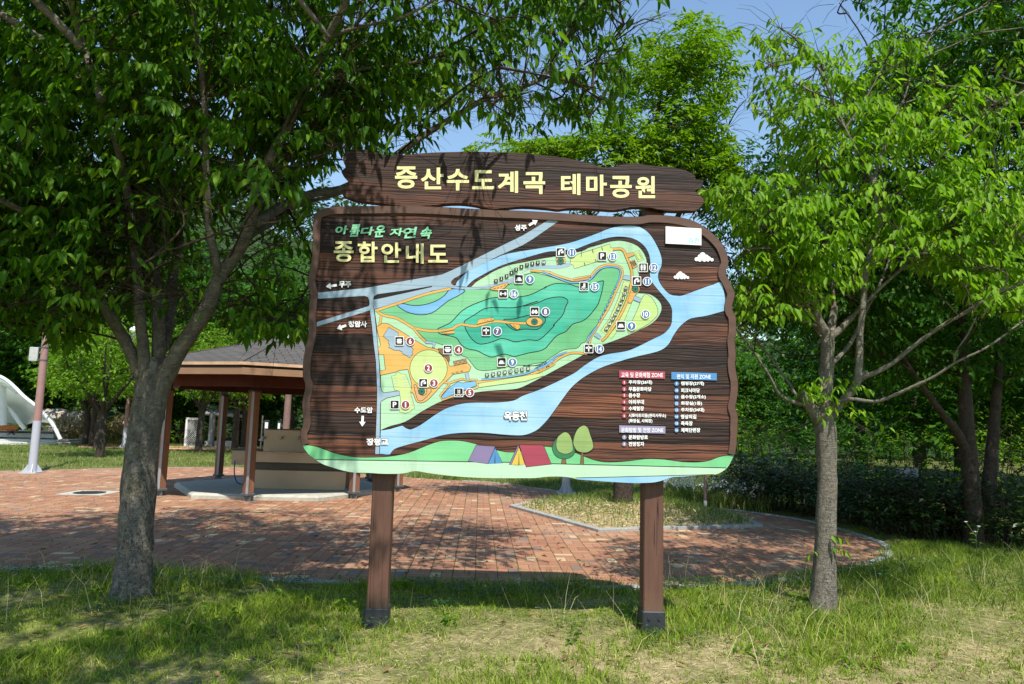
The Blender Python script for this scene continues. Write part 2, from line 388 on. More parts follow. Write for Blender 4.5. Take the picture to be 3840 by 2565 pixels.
class Crown:
    """leafy sprays gathered into one crown; twigs go to the wood"""
    def __init__(s, seed): s.r = np.random.RandomState(seed); s.p, s.d, s.n, s.L = [], [], [], []; s.tw = []
    def spray(s, base, dirn, length, nleaf, leafL, droop=0.5, hang=0.8):
        r = s.r; base = np.array(base, float); d = np.array(dirn, float); d /= np.linalg.norm(d) + 1e-9
        side = np.cross(d, (0, 0, 1.0)); side = side / (np.linalg.norm(side) + 1e-6)
        t = (np.arange(nleaf) + 0.6) / nleaf
        path = base + np.outer(t, d) * length; path[:, 2] -= droop * length * t**2
        sg = np.where(np.arange(nleaf) % 2 == 0, 1.0, -1.0)[:, None]
        tang = np.tile(d, (nleaf, 1)); tang[:, 2] -= 2*droop*t
        ld = tang * .55 + side * sg * .75 + np.array((0, 0, -hang)) + r.normal(0, .25, (nleaf, 3))
        nn = np.array((0, 0, 1.0)) * .9 + side * sg * .45 + tang * .3 + r.normal(0, .35, (nleaf, 3))
        s.p.append(path); s.d.append(ld); s.n.append(nn); s.L.append(leafL * np.clip(r.normal(.95, .24, nleaf), .35, 1.45))
        s.tw.append((base, base + d*length*.5 - np.array((0, 0, droop*length*.25)), base + d*length - np.array((0, 0, droop*length))))
    def arrays(s): return np.concatenate(s.p), np.concatenate(s.d), np.concatenate(s.n), np.concatenate(s.L)
    def leaves(s, name, mat, parent, keep=None, wide=0.35, flat=False):
        p, d, n, L = s.arrays()
        if keep is not None:
            k = keep(p); p, d, n, L = p[k], d[k], n[k], L[k]
        V, F = leaf_flat(p, d, n, L, L*wide) if flat else leaf_quads(p, d, n, L, L*wide)
        return mesh_np(name, V, F, mat, parent)
def limb_pts(pts, n=4): return [Vector(q) for q in smooth(pts, n)]
def lerp_r(r0, r1, k): return [r0 + (r1 - r0) * (i / (k - 1)) ** 0.8 for i in range(k)]
def add_limb(mb, pts, r0, r1, n=8, sm=3, rough=0.05, seed=0):
    q = limb_pts(pts, sm); rr = np.random.RandomState(seed); nz = 1 + rough * rr.normal(0, 1, (len(q), n))
    mb.tube(q, lerp_r(r0, r1, len(q)), n, jit=lambda i, j: nz[i][j]); return q
LEAF_L = M_leaf('broad_leaves', (.024, .082, .005, 1), (.088, .215, .010, 1), 0.50, 0.50, 0.16, (.23, .36, .022, 1))
LEAF_R = M_leaf('young_leaves', (.085, .20, .008, 1), (.20, .38, .018, 1), 0.48, 0.50, 0.17, (.30, .43, .03, 1))
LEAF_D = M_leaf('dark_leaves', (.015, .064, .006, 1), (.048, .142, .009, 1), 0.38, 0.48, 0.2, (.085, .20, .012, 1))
LEAF_Y = M_leaf('sunny_small_leaves', (.060, .15, .006, 1), (.175, .315, .014, 1), 0.42, 0.50, 0.18, (.29, .40, .025, 1))
LEAF_M = M_leaf('meadow_tree_leaves', (.050, .135, .008, 1), (.13, .25, .014, 1), 0.42, 0.50, 0.18, (.22, .33, .022, 1))
BARK_L = M_bark('grey_bark', lin(80, 76, 70), lin(138, 132, 122), lin(98, 98, 56))
BARK_R = M_bark('pale_bark', lin(98, 92, 82), lin(142, 135, 122), None, 1.6)
TWIG = M_plain('twig_bark', lin(62, 52, 42), .85, .15, 0, .25)
BARK_D = M_bark('dark_bark', lin(50, 43, 38), lin(84, 75, 66), None, 1.2)
def branchify(mb, cr, path, rng, start=0.3, step=0.22, blen=(0.5, 1.2), r0=0.012, leafL=0.10, twstep=0.13, nleaf=9, up=0.25, droop=.45, hang=.9, tlen=(.28, .5), ok=None, outward=None):
    """side branches along a limb, twigs along the branches, leaves along the twigs"""
    L = [0.0]
    for a, b in zip(path[:-1], path[1:]): L.append(L[-1] + (b - a).length)
    tot = L[-1]; s = tot * start
    def at(x):
        for i in range(len(L)-1):
            if x <= L[i+1]:
                t = (x - L[i]) / (L[i+1] - L[i] + 1e-9); return path[i].lerp(path[i+1], t), (path[i+1] - path[i]).normalized()
        return path[-1], (path[-1] - path[-2]).normalized()
    while s < tot + step:
        p, tg = at(min(s, tot)); s += step * rng.uniform(.7, 1.3)
        a = rng.uniform(0, 2*PI); v = Vector((math.cos(a), math.sin(a), rng.uniform(-.25, .55) + up))
        v = (v + tg * .7 + (outward * .5 if outward else Vector((0, 0, 0)))).normalized(); ln = rng.uniform(*blen)
        q = [p, p + v*ln*.5 + Vector((0, 0, .04*ln)), p + v*ln - Vector((0, 0, .08*ln))]
        if ok and not ok(q[2]): 
            if not ok(q[1]): continue
        mb.tube(q, [r0, r0*.7, r0*.35], 5, caps=False)
        k = max(2, int(ln / twstep))
        for j in range(k + 1):
            t = 0.2 + 0.8 * j / k; b = q[0].lerp(q[1], t*2) if t < .5 else q[1].lerp(q[2], t*2-1)
            sd = v.cross(Vector((0, 0, 1))).normalized() * (1 if j % 2 else -1)
            dv = v*.55 + sd*rng.uniform(.4, .9) + Vector((rng.uniform(-.3,.3), rng.uniform(-.3,.3), rng.uniform(-.1, .45)))
            if j == k: dv = v
            if ok and not ok(b): continue
            cr.spray(b, dv, rng.uniform(*tlen), nleaf, leafL, droop * rng.uniform(.6, 1.3), hang)
def fill(mb, cr, tops, rng, n, sampler, ok, rad=.38, nsp=8, nleaf=9, leafL=.1, droop=.45, hang=.95, tlen=(.26,.46), br=.009):
    """leafy side branches grown from the nearest limb towards points of the crown's volume"""
    made = 0; tries = 0
    while made < n and tries < n * 30:
        tries += 1; c = Vector(sampler(rng))
        if not ok(c): continue
        made += 1
        a = min(tops, key=lambda q: (q - c).length + .8 * max(0, q.z - c.z + .1))
        ln = (a - c).length; mid = a.lerp(c, .5) + Vector((rng.uniform(-.12,.12), rng.uniform(-.12,.12), .05 * ln))
        q = add_limb(mb, [a, mid, c], br * (1 + .5*min(ln, 2)), .0035, 5, 3, .02, made)
        out = (c - a).normalized(); tops.append(q[len(q)//2]); tops.append(q[-2])
        for _ in range(nsp):
            v = Vector((rng.gauss(0,1), rng.gauss(0,1), rng.gauss(0,.7))).normalized() * rad * rng.random() ** .5
            p = c + v
            if not ok(p): continue
            d = Vector((v.x, v.y, v.z*.3 + .05)).normalized() + out*.5 + Vector((rng.uniform(-.4,.4), rng.uniform(-.4,.4), rng.uniform(-.1,.3)))
            cr.spray(p, d, rng.uniform(*tlen), nleaf, leafL, droop * rng.uniform(.6,1.3), hang)
            mb.tube([q[-3], p], [.003, .002], 3, caps=False)
def twigs(mb, cr, r=0.0025, n=3, frac=1.0, rng=None):
    for a, b, c in cr.tw:
        if rng is None or rng.random() < frac: mb.tube([Vector(a), Vector(b), Vector(c)], [r, r*.8, r*.4], n, caps=False)
def Fp(pts, Ys): return [PF(x, y, Y) for (x, y), Y in zip(pts, Ys if hasattr(Ys, '__len__') else [Ys]*len(pts))]
def Sp(pts, Ys): return [P(x, y, Y) for (x, y), Y in zip(pts, Ys if hasattr(Ys, '__len__') else [Ys]*len(pts))]
# ------------------------------------------------------------------ the big tree left of the sign
YL = PZ(301*FS, 1376*FS).y
rngL = random.Random(11); cL = Crown(11); mbL = MB(.016)
ALLOW_L = [(x*FS, y*FS) for x, y in [(-900,-2500),(1640,-2500),(1600,-80),(1500,30),(1448,120),(1430,280),(1250,300),(1150,300),(1088,240),(1010,300),(985,352),(800,352),(770,380),(700,390),(690,440),(716,470),(718,740),(690,775),(640,790),(560,775),(500,725),(440,770),(410,740),(330,700),(280,760),(250,700),(200,790),(120,800),(60,745),(0,745),(-900,820)]]
THIN_L = [(x*FS, y*FS) for x, y in [(470,455),(716,450),(716,700),(600,690),(430,690),(415,560)]]
SIGN_PX = [(x*FS, y*FS) for x, y in [(700,470),(785,350),(1000,352),(1615,395),(1690,700),(1690,1100),(700,1100)]]
def ok_left(p):
    px, dep = project([p]); 
    if dep[0] < 0.6: return dep[0] < -.2 or p.z > 4
    if p.z > 4.3 and px[0][1] < -60: return True
    if not inside(px, ALLOW_L)[0]: return False
    if inside(px, THIN_L)[0] and rngL.random() < .55: return False
    return True
trunk = Fp([(300,1392),(301,1372),(303,1330),(309,1250),(318,1120),(328,1010),(342,920),(350,860),(352,820)], YL)
nz = np.random.RandomState(4).normal(0, .035, (40, 14))
q = limb_pts(trunk, 4)
RL_ = [.20, .176, .148, .138, .134, .131, .130, .115, .05]
mbL.tube(q, np.interp(np.linspace(0, 8, len(q)), range(9), RL_), 14, jit=lambda i, j: 1 + nz[i % 40][j] + (0.38 * max(0, 1 - i/6) * (.5 + .5*math.sin(j*2.2))))
limbs = [ # points in photo pixels of the 2348 wide view, distances, radii, leafing start
 ([(340,945),(333,890),(315,838),(285,780),(250,722),(215,668),(165,600),(120,535),(60,488),(-60,430)], [5.75,5.75,5.75,5.7,5.6,5.5,5.3,5.1,4.9,4.6], .075, .018, .45),
 ([(222,680),(170,625),(105,590),(55,560),(0,545),(-120,520)], [5.62,5.7,5.85,6.0,6.1,6.3], .034, .012, .3),
 ([(337,950),(334,880),(329,800),(322,740),(316,650),(308,565),(298,495),(290,430),(268,330),(232,230),(190,110),(150,-60)], [5.72,5.7,5.68,5.66,5.62,5.58,5.5,5.42,5.2,5.0,4.7,4.3], .058, .022, .35),
 ([(350,950),(360,880),(364,760),(360,690),(355,640),(344,580),(330,500),(310,430),(268,348),(232,270),(170,175),(110,100)], [5.76,5.78,5.8,5.85,5.9,5.9,5.9,5.8,5.6,5.4,5.2,5.0], .07, .018, .4),
 ([(372,800),(388,740),(393,661),(400,612),(410,545),(414,461),(416,420),(440,330),(470,240),(500,120),(520,-60)], [5.85,6.0,6.1,6.2,6.3,6.5,6.6,6.9,7.1,7.3,7.5], .055, .018, .35),
 ([(352,960),(368,890),(393,838),(416,795),(450,745),(483,688),(500,641),(533,594),(560,551),(583,478),(597,428),(620,362),(654,301),(687,228),(721,161),(752,84),(790,10),(830,-90)], [5.74,5.72,5.68,5.64,5.6,5.55,5.5,5.45,5.4,5.33,5.27,5.2,5.1,5.0,4.9,4.8,4.65,4.45], .085, .024, .3),
 ([(592,462),(637,395),(687,322),(721,269),(754,207),(783,151),(815,70),(850,-60)], [5.32,5.45,5.55,5.6,5.65,5.7,5.8,5.9], .040, .014, .2),
 ([(500,640),(494,590),(479,523),(474,419),(472,335),(470,251),(463,168),(450,84),(442,0),(430,-120)], [5.5,5.35,5.25,5.1,5.0,4.9,4.8,4.7,4.6,4.4], .040, .016, .3),
 ([(545,590),(574,541),(617,515),(650,488),(700,465),(790,440),(860,400)], [5.42,5.6,5.75,5.85,6.0,6.2,6.35], .038, .014, .5),
 ([(585,512),(625,487),(666,464),(725,442),(783,434),(850,395),(911,354),(981,305),(1052,262),(1106,230),(1159,209),(1194,200),(1240,182),(1262,150),(1283,113),(1301,75),(1315,40),(1343,0),(1380,-60)], [5.36,5.5,5.6,5.7,5.75,5.8,5.85,5.9,5.95,6.0,6.05,6.1,6.1,6.1,6.1,6.1,6.1,6.1,6.1], .048, .010, .55),
 ([(1240,182),(1275,172),(1320,158),(1380,120),(1440,60)], [6.1,6.15,6.2,6.3,6.35], .014, .006, .1),
 ([(687,228),(740,190),(830,158),(920,150),(1010,120),(1100,60)], [5.0,5.1,5.2,5.3,5.4,5.5], .022, .008, .15),
 ([(752,84),(830,60),(920,40),(1010,-10),(1100,-90)], [4.8,4.8,4.75,4.7,4.6], .02, .008, .15),
 ([(654,301),(740,290),(830,262),(920,235),(1000,190)], [5.1,5.4,5.7,5.9,6.1], .022, .008, .2),
 ([(660,480),(720,600),(690,690)], [5.85,6.0,6.1], .014, .006, .3)]
topsL = []
for i, (pf, Ys, r0, r1, st) in enumerate(limbs):
    Ys = [y + YL - 5.75 for y in Ys]
    path = add_limb(mbL, Fp(pf, Ys), r0, r1, 9 if r0 > .03 else 6, 3, .03, i)
    topsL += path[len(path)//3:]
    branchify(mbL, cL, path, rngL, st, .15, (.5, 1.15), .009, .110, .12, 9, .2, .5, 1.0, (.28, .5), ok_left)
# limbs of the same crown that rise above the picture and shade the sign and the lawn
for i, (pts, r0) in enumerate([
    ([PF(752,84,4.8), Vector((-1.5,4.3,4.7)), Vector((-1.1,3.7,5.3)), Vector((-.6,3.2,5.7))], .022),
        ([PF(442,0,4.6), Vector((-2.3,3.9,5.0)), Vector((-1.7,3.0,5.4)), Vector((-1.0,2.1,5.5))], .03),
    ([PF(190,110,4.7), Vector((-3.6,4.0,4.9)), Vector((-3.2,3.1,5.3)), Vector((-2.5,2.2,5.5)), Vector((-1.9,1.4,5.4))], .03),
    ([PF(110,100,5.0), Vector((-4.6,4.6,5.0)), Vector((-4.9,3.9,5.3)), Vector((-5.0,3.0,5.4))], .03),
    ([PF(520,-60,7.5), Vector((-2.7,7.3,6.3)), Vector((-2.2,7.2,7.0))], .03),
    ([PF(232,230,5.0), Vector((-3.6,5.4,5.4)), Vector((-3.9,5.6,6.4))], .03),
    ([Vector((-2.3,3.9,5.0)), Vector((-1.9,4.6,5.6)), Vector((-1.6,5.2,6.3))], .02)]):
    path = add_limb(mbL, pts, r0, .010, 6, 4, .03, 50 + i)
    topsL += path[1:]
    branchify(mbL, cL, path, rngL, .25, .13, (.6, 1.35), .009, .105, .13, 9, .15, .4, .9, (.3, .5), ok_left)
def samp_left(r):
    return PF(r.uniform(-250, 1480), r.uniform(-160, 790), r.triangular(4.6, 8.2, 6.0))
fill(mbL, cL, topsL, rngL, 400, samp_left, lambda c: c.z < 6.6 and (c.xy - Vector((-2.4, 6.0))).length < 4.6 and ok_left(c), .40, 10, 10, .112)
fill(mbL, cL, topsL, rngL, 130, lambda r: PF(r.uniform(-200, 720), r.uniform(430, 800), r.triangular(5.0, 7.6, 6.2)), lambda c: (c.xy - Vector((-2.4, 6.0))).length < 4.2 and ok_left(c), .40, 11, 9, .112)
fill(mbL, cL, topsL, rngL, 22, lambda r: (r.uniform(-5.2, -1.6), r.uniform(2.2, 6.0), r.uniform(4.6, 6.6)), lambda c: ok_left(c), .45, 9, 9, .118)
tree_left = thing('broadleaf_tree', 'large grey barked tree forking into many stems, left of the map sign and shading it', 'tree', tuple(trunk[0]))
fill(mbL, cL, topsL, rngL, 24, lambda r: (r.uniform(-3.4, -.1), r.uniform(.9, 2.3), r.uniform(5.0, 5.8)), lambda c: ok_left(c), .5, 11, 9, .115)
STEMS_PX = [(x*FS, y*FS) for x, y in [(205,560),(300,300),(430,300),(650,330),(640,520),(520,760),(420,880),(320,890),(230,760)]]
def keep_left(p):
    px, dep = project(p); rs = np.random.RandomState(3); vis = (dep > .3) & (px[:, 0] > -300) & (px[:, 0] < 4140) & (px[:, 1] > -200) & (px[:, 1] < 2800)
    bad = vis & ~inside(px, ALLOW_L)
    bad |= vis & inside(px, SIGN_PX) & (p[:, 1] < 5.45)
    up_ = np.clip((px[:, 1]/FS - 300)/260, 0, 1)
    bad |= vis & inside(px, STEMS_PX) & (p[:, 1] < YL + .35) & (rs.rand(len(p)) < .35 + .58*up_)
    bad |= vis & inside(px, THIN_L) & (rs.rand(len(p)) < .45)
    gap = np.sin(p[:, 0]*4.1 + 1.3) * np.cos(p[:, 2]*5.3 + .4) + .8*np.sin(p[:, 0]*2.3 - p[:, 2]*3.7 + p[:, 1]*2.9)
    fx = px[:, 0]/FS; east = np.clip((fx - 760)/300, 0, 1)
    bad |= vis & (gap > 1.25 - .95*east) & (rs.rand(len(p)) < .92)
    bad |= vis & (fx > 880) & (rs.rand(len(p)) < .18)
    bad |= vis & (fx > 740) & (p[:, 1] < 5.35) & (rs.rand(len(p)) < .74)
    bad |= vis & (fx < 480) & (px[:, 1]/FS > 430) & (rs.rand(len(p)) < .28)
    return ~bad
def dead_twigs(mb, starts, rng, n=3):
    for p in starts:
        for _ in range(n):
            v = Vector((rng.uniform(-.6,.6), rng.uniform(-.3,.3), rng.uniform(.5, 1))).normalized(); a = p
            pts = [a]
            for _k in range(3): v = (v + Vector((rng.uniform(-.4,.4), rng.uniform(-.3,.3), rng.uniform(-.2,.2)))).normalized(); a = a + v*.1; pts.append(a)
            mb.tube(pts, [.003, .0025, .002, .0012], 4, caps=False)
dead_twigs(mbL, [PF(x, y, 6.05) for x, y in ((1130,222),(1160,210),(1180,205),(1205,198),(1225,190),(1100,235))], rngL)
twigs(mbL, cL, .0022, 3)
mbL.build('trunk', [BARK_L, TWIG], tree_left, recalc=False)
cL.leaves('crown', LEAF_L, tree_left, keep_left)
print('left leaves', sum(len(q) for q in cL.p))
# ------------------------------------------------------------------ the young pollarded tree right of the sign
YR = PZ(3083, 2296).y
rngR = random.Random(5); cR = Crown(5); mbR = MB(.009)
ALLOW_R = [(x*FS, y*FS) for x, y in [(2600,-300),(2600,640),(2347,745),(2260,715),(2200,665),(2120,625),(2040,600),(1990,650),(1920,665),(1850,725),(1760,745),(1712,760),(1692,800),(1692,500),(1630,470),(1610,430),(1680,390),(1770,400),(1790,330),(1740,270),(1715,240),(1745,150),(1715,120),(1730,60),(1760,30),(1850,55),(1930,75),(1985,110),(2060,50),(2150,110),(2170,230),(2240,130),(2300,-300)]]
def ok_right(p):
    px, dep = project([p]); 
    return bool(dep[0] > 1 and inside(px, ALLOW_R)[0])
tr = Sp([(3083,2330),(3088,2230),(3093,2120),(3098,1950),(3102,1800),(3099,1680),(3094,1600),(3090,1530),(3098,1440),(3102,1330),(3106,1240)], YR)
q = limb_pts(tr, 3); R_ = [.135,.108,.094,.086,.080,.084,.092,.062,.060,.058,.056]
mbR.tube(q, np.interp(np.linspace(0, 10, len(q)), range(11), R_), 12, jit=lambda i, j: 1 + nz[i % 40][j])
add_limb(mbR, Sp([(3094,1610),(3062,1560),(3030,1515),(3000,1478)], [y_ + YR - 6.0 for y_ in [6,5.98,5.95,5.92]]), .062, .045, 9)
add_limb(mbR, Sp([(3098,1255),(3075,1215),(3055,1162)], [y_ + YR - 6.0 for y_ in [6,5.97,5.94]]), .050, .036, 9); add_limb(mbR, Sp([(3112,1250),(3122,1200),(3130,1150)], [y_ + YR - 6.0 for y_ in [6,6.03,6.06]]), .042, .03, 9)
add_limb(mbR, Sp([(3115,1262),(3150,1235),(3196,1188)], [y_ + YR - 6.0 for y_ in [6,6.0,6.0]]), .036, .026, 9); add_limb(mbR, Sp([(3212,1434),(3232,1410),(3247,1395)], [y_ + YR - 6.0 for y_ in [5.9,5.88,5.87]]), .03, .026, 8)
limbsR = [([(3110,1560),(3150,1515),(3187,1475),(3212,1434),(3222,1358),(3225,1255),(3238,1128),(3248,1000),(3290,880),(3300,806),(3284,740),(3267,669),(3235,603),(3169,483),(3092,302),(3043,219),(2982,143)], [6,5.97,5.93,5.9,5.88,5.86,5.85,5.83,5.8,5.8,5.8,5.8,5.8,5.8,5.8,5.78,5.75], .045, .008, .42),
 ([(3284,740),(3284,653),(3328,521),(3366,422),(3388,373),(3415,291),(3459,192),(3500,120)], [5.8,5.8,5.85,5.9,5.95,6.0,6.05,6.1], .02, .006, .1),
 ([(3300,806),(3340,760),(3400,700),(3470,640),(3560,560),(3640,500)], [5.8,5.75,5.7,5.65,5.6,5.6], .018, .006, .1),
 ([(3228,1424),(3248,1409),(3279,1399),(3345,1363),(3407,1312),(3483,1255),(3560,1204),(3636,1163),(3713,1112),(3815,1071),(3900,1010)], [5.9,5.85,5.82,5.75,5.68,5.6,5.5,5.4,5.3,5.2,5.1], .025, .010, .42),
 ([(3120,1520),(3182,1496),(3279,1506),(3345,1485),(3422,1450),(3509,1409),(3585,1358),(3693,1307),(3790,1240)], [5.95,5.85,5.75,5.65,5.55,5.45,5.35,5.25,5.2], .020, .007, .7),
 ([(3578,1362),(3585,1322),(3631,1250),(3660,1190)], [5.36,5.3,5.25,5.2], .011, .005, .3),
 ([(3020,1518),(2987,1511),(2947,1496),(2916,1470),(2885,1409),(2844,1347),(2803,1286),(2757,1225),(2740,1150)], [5.93,5.9,5.86,5.82,5.78,5.74,5.7,5.66,5.62], .020, .007, .62),
 ([(3000,1495),(2987,1485),(2957,1434),(2916,1378),(2880,1327),(2834,1276),(2790,1200)], [5.93,5.98,6.05,6.12,6.2,6.25,6.3], .017, .006, .55),
 ([(3060,1170),(3049,1158),(2957,1112),(2855,1077),(2770,1020)], [5.94,5.9,5.85,5.8,5.75], .014, .005, .1), ([(3060,1222),(3000,1196),(2947,1179),(2824,1146),(2750,1120)], [5.95,5.9,5.85,5.8,5.75], .012, .005, .15),
 ([(3080,1262),(3040,1205),(3005,1118),(2980,1010),(2950,900)], [5.98,6.05,6.1,6.15,6.2], .014, .005, .3), ([(3125,1360),(3190,1286),(3240,1180),(3299,1066),(3340,960),(3380,840)], [6,6.1,6.2,6.3,6.35,6.4], .022, .007, .3),
 ([(3055,1162),(3010,1050),(2960,960),(2900,880),(2830,800)], [5.94,5.8,5.7,5.6,5.55], .016, .005, .2), ([(3130,1150),(3120,1040),(3100,920),(3080,800),(3070,690)], [6.06,6.1,6.1,6.1,6.1], .016, .005, .2),
 ([(3196,1188),(3280,1100),(3380,1010),(3480,930),(3590,850),(3700,780)], [6,5.95,5.9,5.85,5.8,5.75], .018, .006, .2), ([(3300,806),(3230,720),(3120,640),(3010,560),(2920,470)], [5.8,5.9,6.0,6.1,6.2], .014, .005, .15),
 ([(3480,930),(3600,900),(3720,880),(3830,830),(3950,760)], [5.85,5.75,5.6,5.5,5.4], .012, .005, .1), ([(3169,483),(3240,380),(3290,290),(3330,210)], [5.8,5.75,5.7,5.65], .01, .004, .1)]
topsR = []
for i, (pf, Ys, r0, r1, st) in enumerate(limbsR):
    Ys = [y + YR - 6.0 for y in Ys]
    path = add_limb(mbR, Sp(pf, Ys), r0, r1, 8 if r0 > .02 else 6, 3, .03, 80 + i)
    topsR += path[len(path)//3:]
    branchify(mbR, cR, path, rngR, st, .13, (.35, .8), .006, .098, .13, 9, .15, .45, .95, (.25, .42), ok_right)
fill(mbR, cR, topsR, rngR, 26, lambda r: PF(r.uniform(1640, 1860), r.uniform(440, 735), r.uniform(5.6, 6.4)), ok_right, .28, 8, 9, .098)
fill(mbR, cR, topsR, rngR, 30, lambda r: PF(r.uniform(1990, 2420), r.uniform(470, 720), r.uniform(5.3, 6.4)), ok_right, .28, 8, 9, .098)
fill(mbR, cR, topsR, rngR, 84, lambda r: PF(r.uniform(1640, 2420), r.uniform(-40, 740), r.uniform(5.5, 7.0)), ok_right, .30, 8, 9, .098)
for x, y in ((3010,1470),(3060,1490),(3090,1450),(3120,1420),(3150,1460),(3100,1500),(3140,1530),(3180,1560),(3110,2010),(3112,2050),(3068,2070)):
    p = P(x, y, YR - .1)
    for _ in range(2 if y < 1900 else 1): cR.spray(p, (rngR.uniform(-1,1), rngR.uniform(-.8,.2), rngR.uniform(.1,.5)) if y < 1900 else ((.7 if x > 3090 else -.7), -.3, .2), .3 if y < 1900 else .14, 8 if y < 1900 else 5, .08, .5)
p = P(3150, 1555, YR - .1); cR.spray(p, (1, -.1, .05), .5, 8, .08, .35)
tree_right = thing('young_tree', 'slim young tree with cut back limbs and bright drooping leaves, right of the sign', 'tree', tuple(tr[0]))
def keep_right(p):
    px, dep = project(p); vis = (px[:, 0] < 4140) & (px[:, 1] < 1380); rs = np.random.RandomState(6)
    gap = np.sin(p[:, 0]*5.3 + .7) * np.cos(p[:, 2]*6.1 + 1.9) + .8*np.sin(p[:, 0]*3.1 + p[:, 2]*4.3 + p[:, 1]*3.7)
    return ~(vis & ~inside(px, ALLOW_R)) & ~((gap > .62) & (px[:, 1] < 1250) & (rs.rand(len(p)) < .92))
twigs(mbR, cR, .002, 3)
mbR.build('trunk', [BARK_R, TWIG], tree_right, recalc=False)
cR.leaves('crown', LEAF_R, tree_right, keep_right)
print('right leaves', sum(len(q) for q in cR.p))
# ------------------------------------------------------------------ other trees: trunk, spreading limbs, layered sprays in uneven clumps
def auto_tree(name, label, cat, base, stems, clumps, leaf, bark, leafL, seed, group=None, dens=1.0, droop=.4, hang=.8, tw=True, nleaf=9, sp=.42, keep=None, flat=False, wide=.38, limbw=.5):
    """stems: list of (points, r0, r1); clumps: list of (centre, (rx, ry, rz)); all in world metres"""
    r = random.Random(seed); cr = Crown(seed); mb = MB(.02); tops = []
    for i, (pts, r0, r1) in enumerate(stems):
        q = add_limb(mb, pts, r0, r1, 10 if r0 > .1 else 7, 3, .04, seed + i); tops += q[len(q)//3:]
    clumps = sorted(clumps, key=lambda k_: min((q - Vector(k_[0])).length for q in tops))
    for c, (rx, ry, rz) in clumps:
        c = Vector(c); a = min(tops, key=lambda q: (q - c).length + (0.6 * max(0, q.z - c.z)))
        mid = a.lerp(c, .55) + Vector((r.uniform(-.2,.2), r.uniform(-.2,.2), -.06 * (a - c).length))
        lr = min(.03, .010 + .006 * (rx + rz)) * limbw * 2
        tops += add_limb(mb, [a, mid, c], lr, lr*.4, 6, 3, .03, seed)[2:-1]
        vol = rx*ry*rz; k = int(dens * 58 * vol ** .72) + 8
        for _ in range(k):
            v = Vector((r.gauss(0, 1), r.gauss(0, 1), r.gauss(0, 1))).normalized(); t = r.random() ** .45
            p = c + Vector((v.x*rx*t, v.y*ry*t, v.z*rz*t))
            dv = Vector((v.x, v.y, v.z*.35 + .12)) + Vector((r.uniform(-.5,.5), r.uniform(-.5,.5), r.uniform(-.2,.3)))
            cr.spray(p, dv, sp * r.uniform(.7, 1.25), nleaf, leafL, droop * r.uniform(.6, 1.3), hang)
            if tw and r.random() < .3: mb.tube([c.lerp(p, .15), c.lerp(p, .6) + Vector((0, 0, .05)), p], [.005, .004, .002], 4, caps=False)
    root = thing(name, label, cat, tuple(base), 0, group)
    mb.build('trunk', [bark, TWIG], root, recalc=False); cr.leaves('crown', leaf, root, keep, wide, flat)
    return root
def clump_field(rng, centre, radii, n, size, flat=.6, shell=.5):
    out = []
    for _ in range(n):
        v = Vector((rng.gauss(0,1), rng.gauss(0,1), rng.gauss(0,1))).normalized(); t = shell + (1 - shell) * rng.random()
        s = size * rng.uniform(.7, 1.35)
        out.append((Vector(centre) + Vector((v.x*radii[0]*t, v.y*radii[1]*t, v.z*radii[2]*t)), (s, s, s*flat)))
    return out
def keep_gap(poly):
    def f(p):
        px, dep = project(p); vis = (px[:, 0] > -200) & (px[:, 0] < 4040) & (px[:, 1] > -100); rs = np.random.RandomState(2)
        gap = np.sin(p[:, 0]*3.4 + .9) * np.cos(p[:, 2]*3.9 + .3) + .8*np.sin(p[:, 0]*2.1 - p[:, 2]*2.7 + p[:, 1]*2.2)
        return ~(vis & ~inside(px, poly)) & ~((gap > .8) & (rs.rand(len(p)) < .9))
    return f
# dark double-stemmed tree at the right edge
b = PZ(3652, 2056); rr = random.Random(21); Yd = b.y
stems = [(Sp([(3652,2060),(3650,1950),(3640,1780),(3625,1600),(3615,1400),(3610,1200),(3640,900),(3660,600),(3690,300),(3700,0)], [Yd]*6 + [Yd+.1, Yd+.2, Yd+.3, Yd+.4]), .14, .03),
         (Sp([(3690,2058),(3700,1900),(3720,1700),(3735,1500),(3760,1250),(3800,1000),(3850,700)], [Yd+.2]*7), .12, .03),
         (Sp([(3640,1760),(3600,1640),(3540,1560),(3480,1480),(3440,1420),(3380,1330)], [Yd,Yd-.1,Yd-.2,Yd-.3,Yd-.4,Yd-.5]), .075, .02)]
ALLOW_D = [(x*FS, y*FS) for x, y in [(1925,-400),(1940,5),(2010,50),(2030,110),(2000,140),(1900,260),(1830,200),(1800,340),(1730,440),(1740,520),(1770,640),(1830,720),(1870,760),(1900,900),(2000,1010),(2120,1060),(2600,1060),(2600,-400)]]
def keep_poly(poly):
    def f(p):
        px, dep = project(p); vis = (px[:, 0] > -200) & (px[:, 0] < 4040) & (px[:, 1] > -100)
        return ~(vis & ~inside(px, poly))
    return f
cl = clump_field(rr, (b.x + .3, Yd + .2, 5.2), (3.2, 2.3, 3.6), 75, .75, .55, .35) + clump_field(rr, (b.x - 2.0, Yd - .3, 3.9), (1.6, 1.3, 1.6), 22, .6, .5, .2) + clump_field(rr, (b.x + .2, Yd + .6, 2.7), (2.4, 1.3, .7), 16, .6, .5, .2) + clump_field(rr, (6.9, 7.7, 6.3), (3.2, 2.1, 1.4), 56, .7, .5, .2)  # last clump field is added out of view to shade hedge and trunks
auto_tree('dark_tree', 'tall dark leaved tree with twin trunks in the shade at the right edge', 'tree', b, stems, cl, LEAF_D, BARK_D, .115, 21, dens=1.15, keep=keep_poly(ALLOW_D), hang=.5, droop=.25)
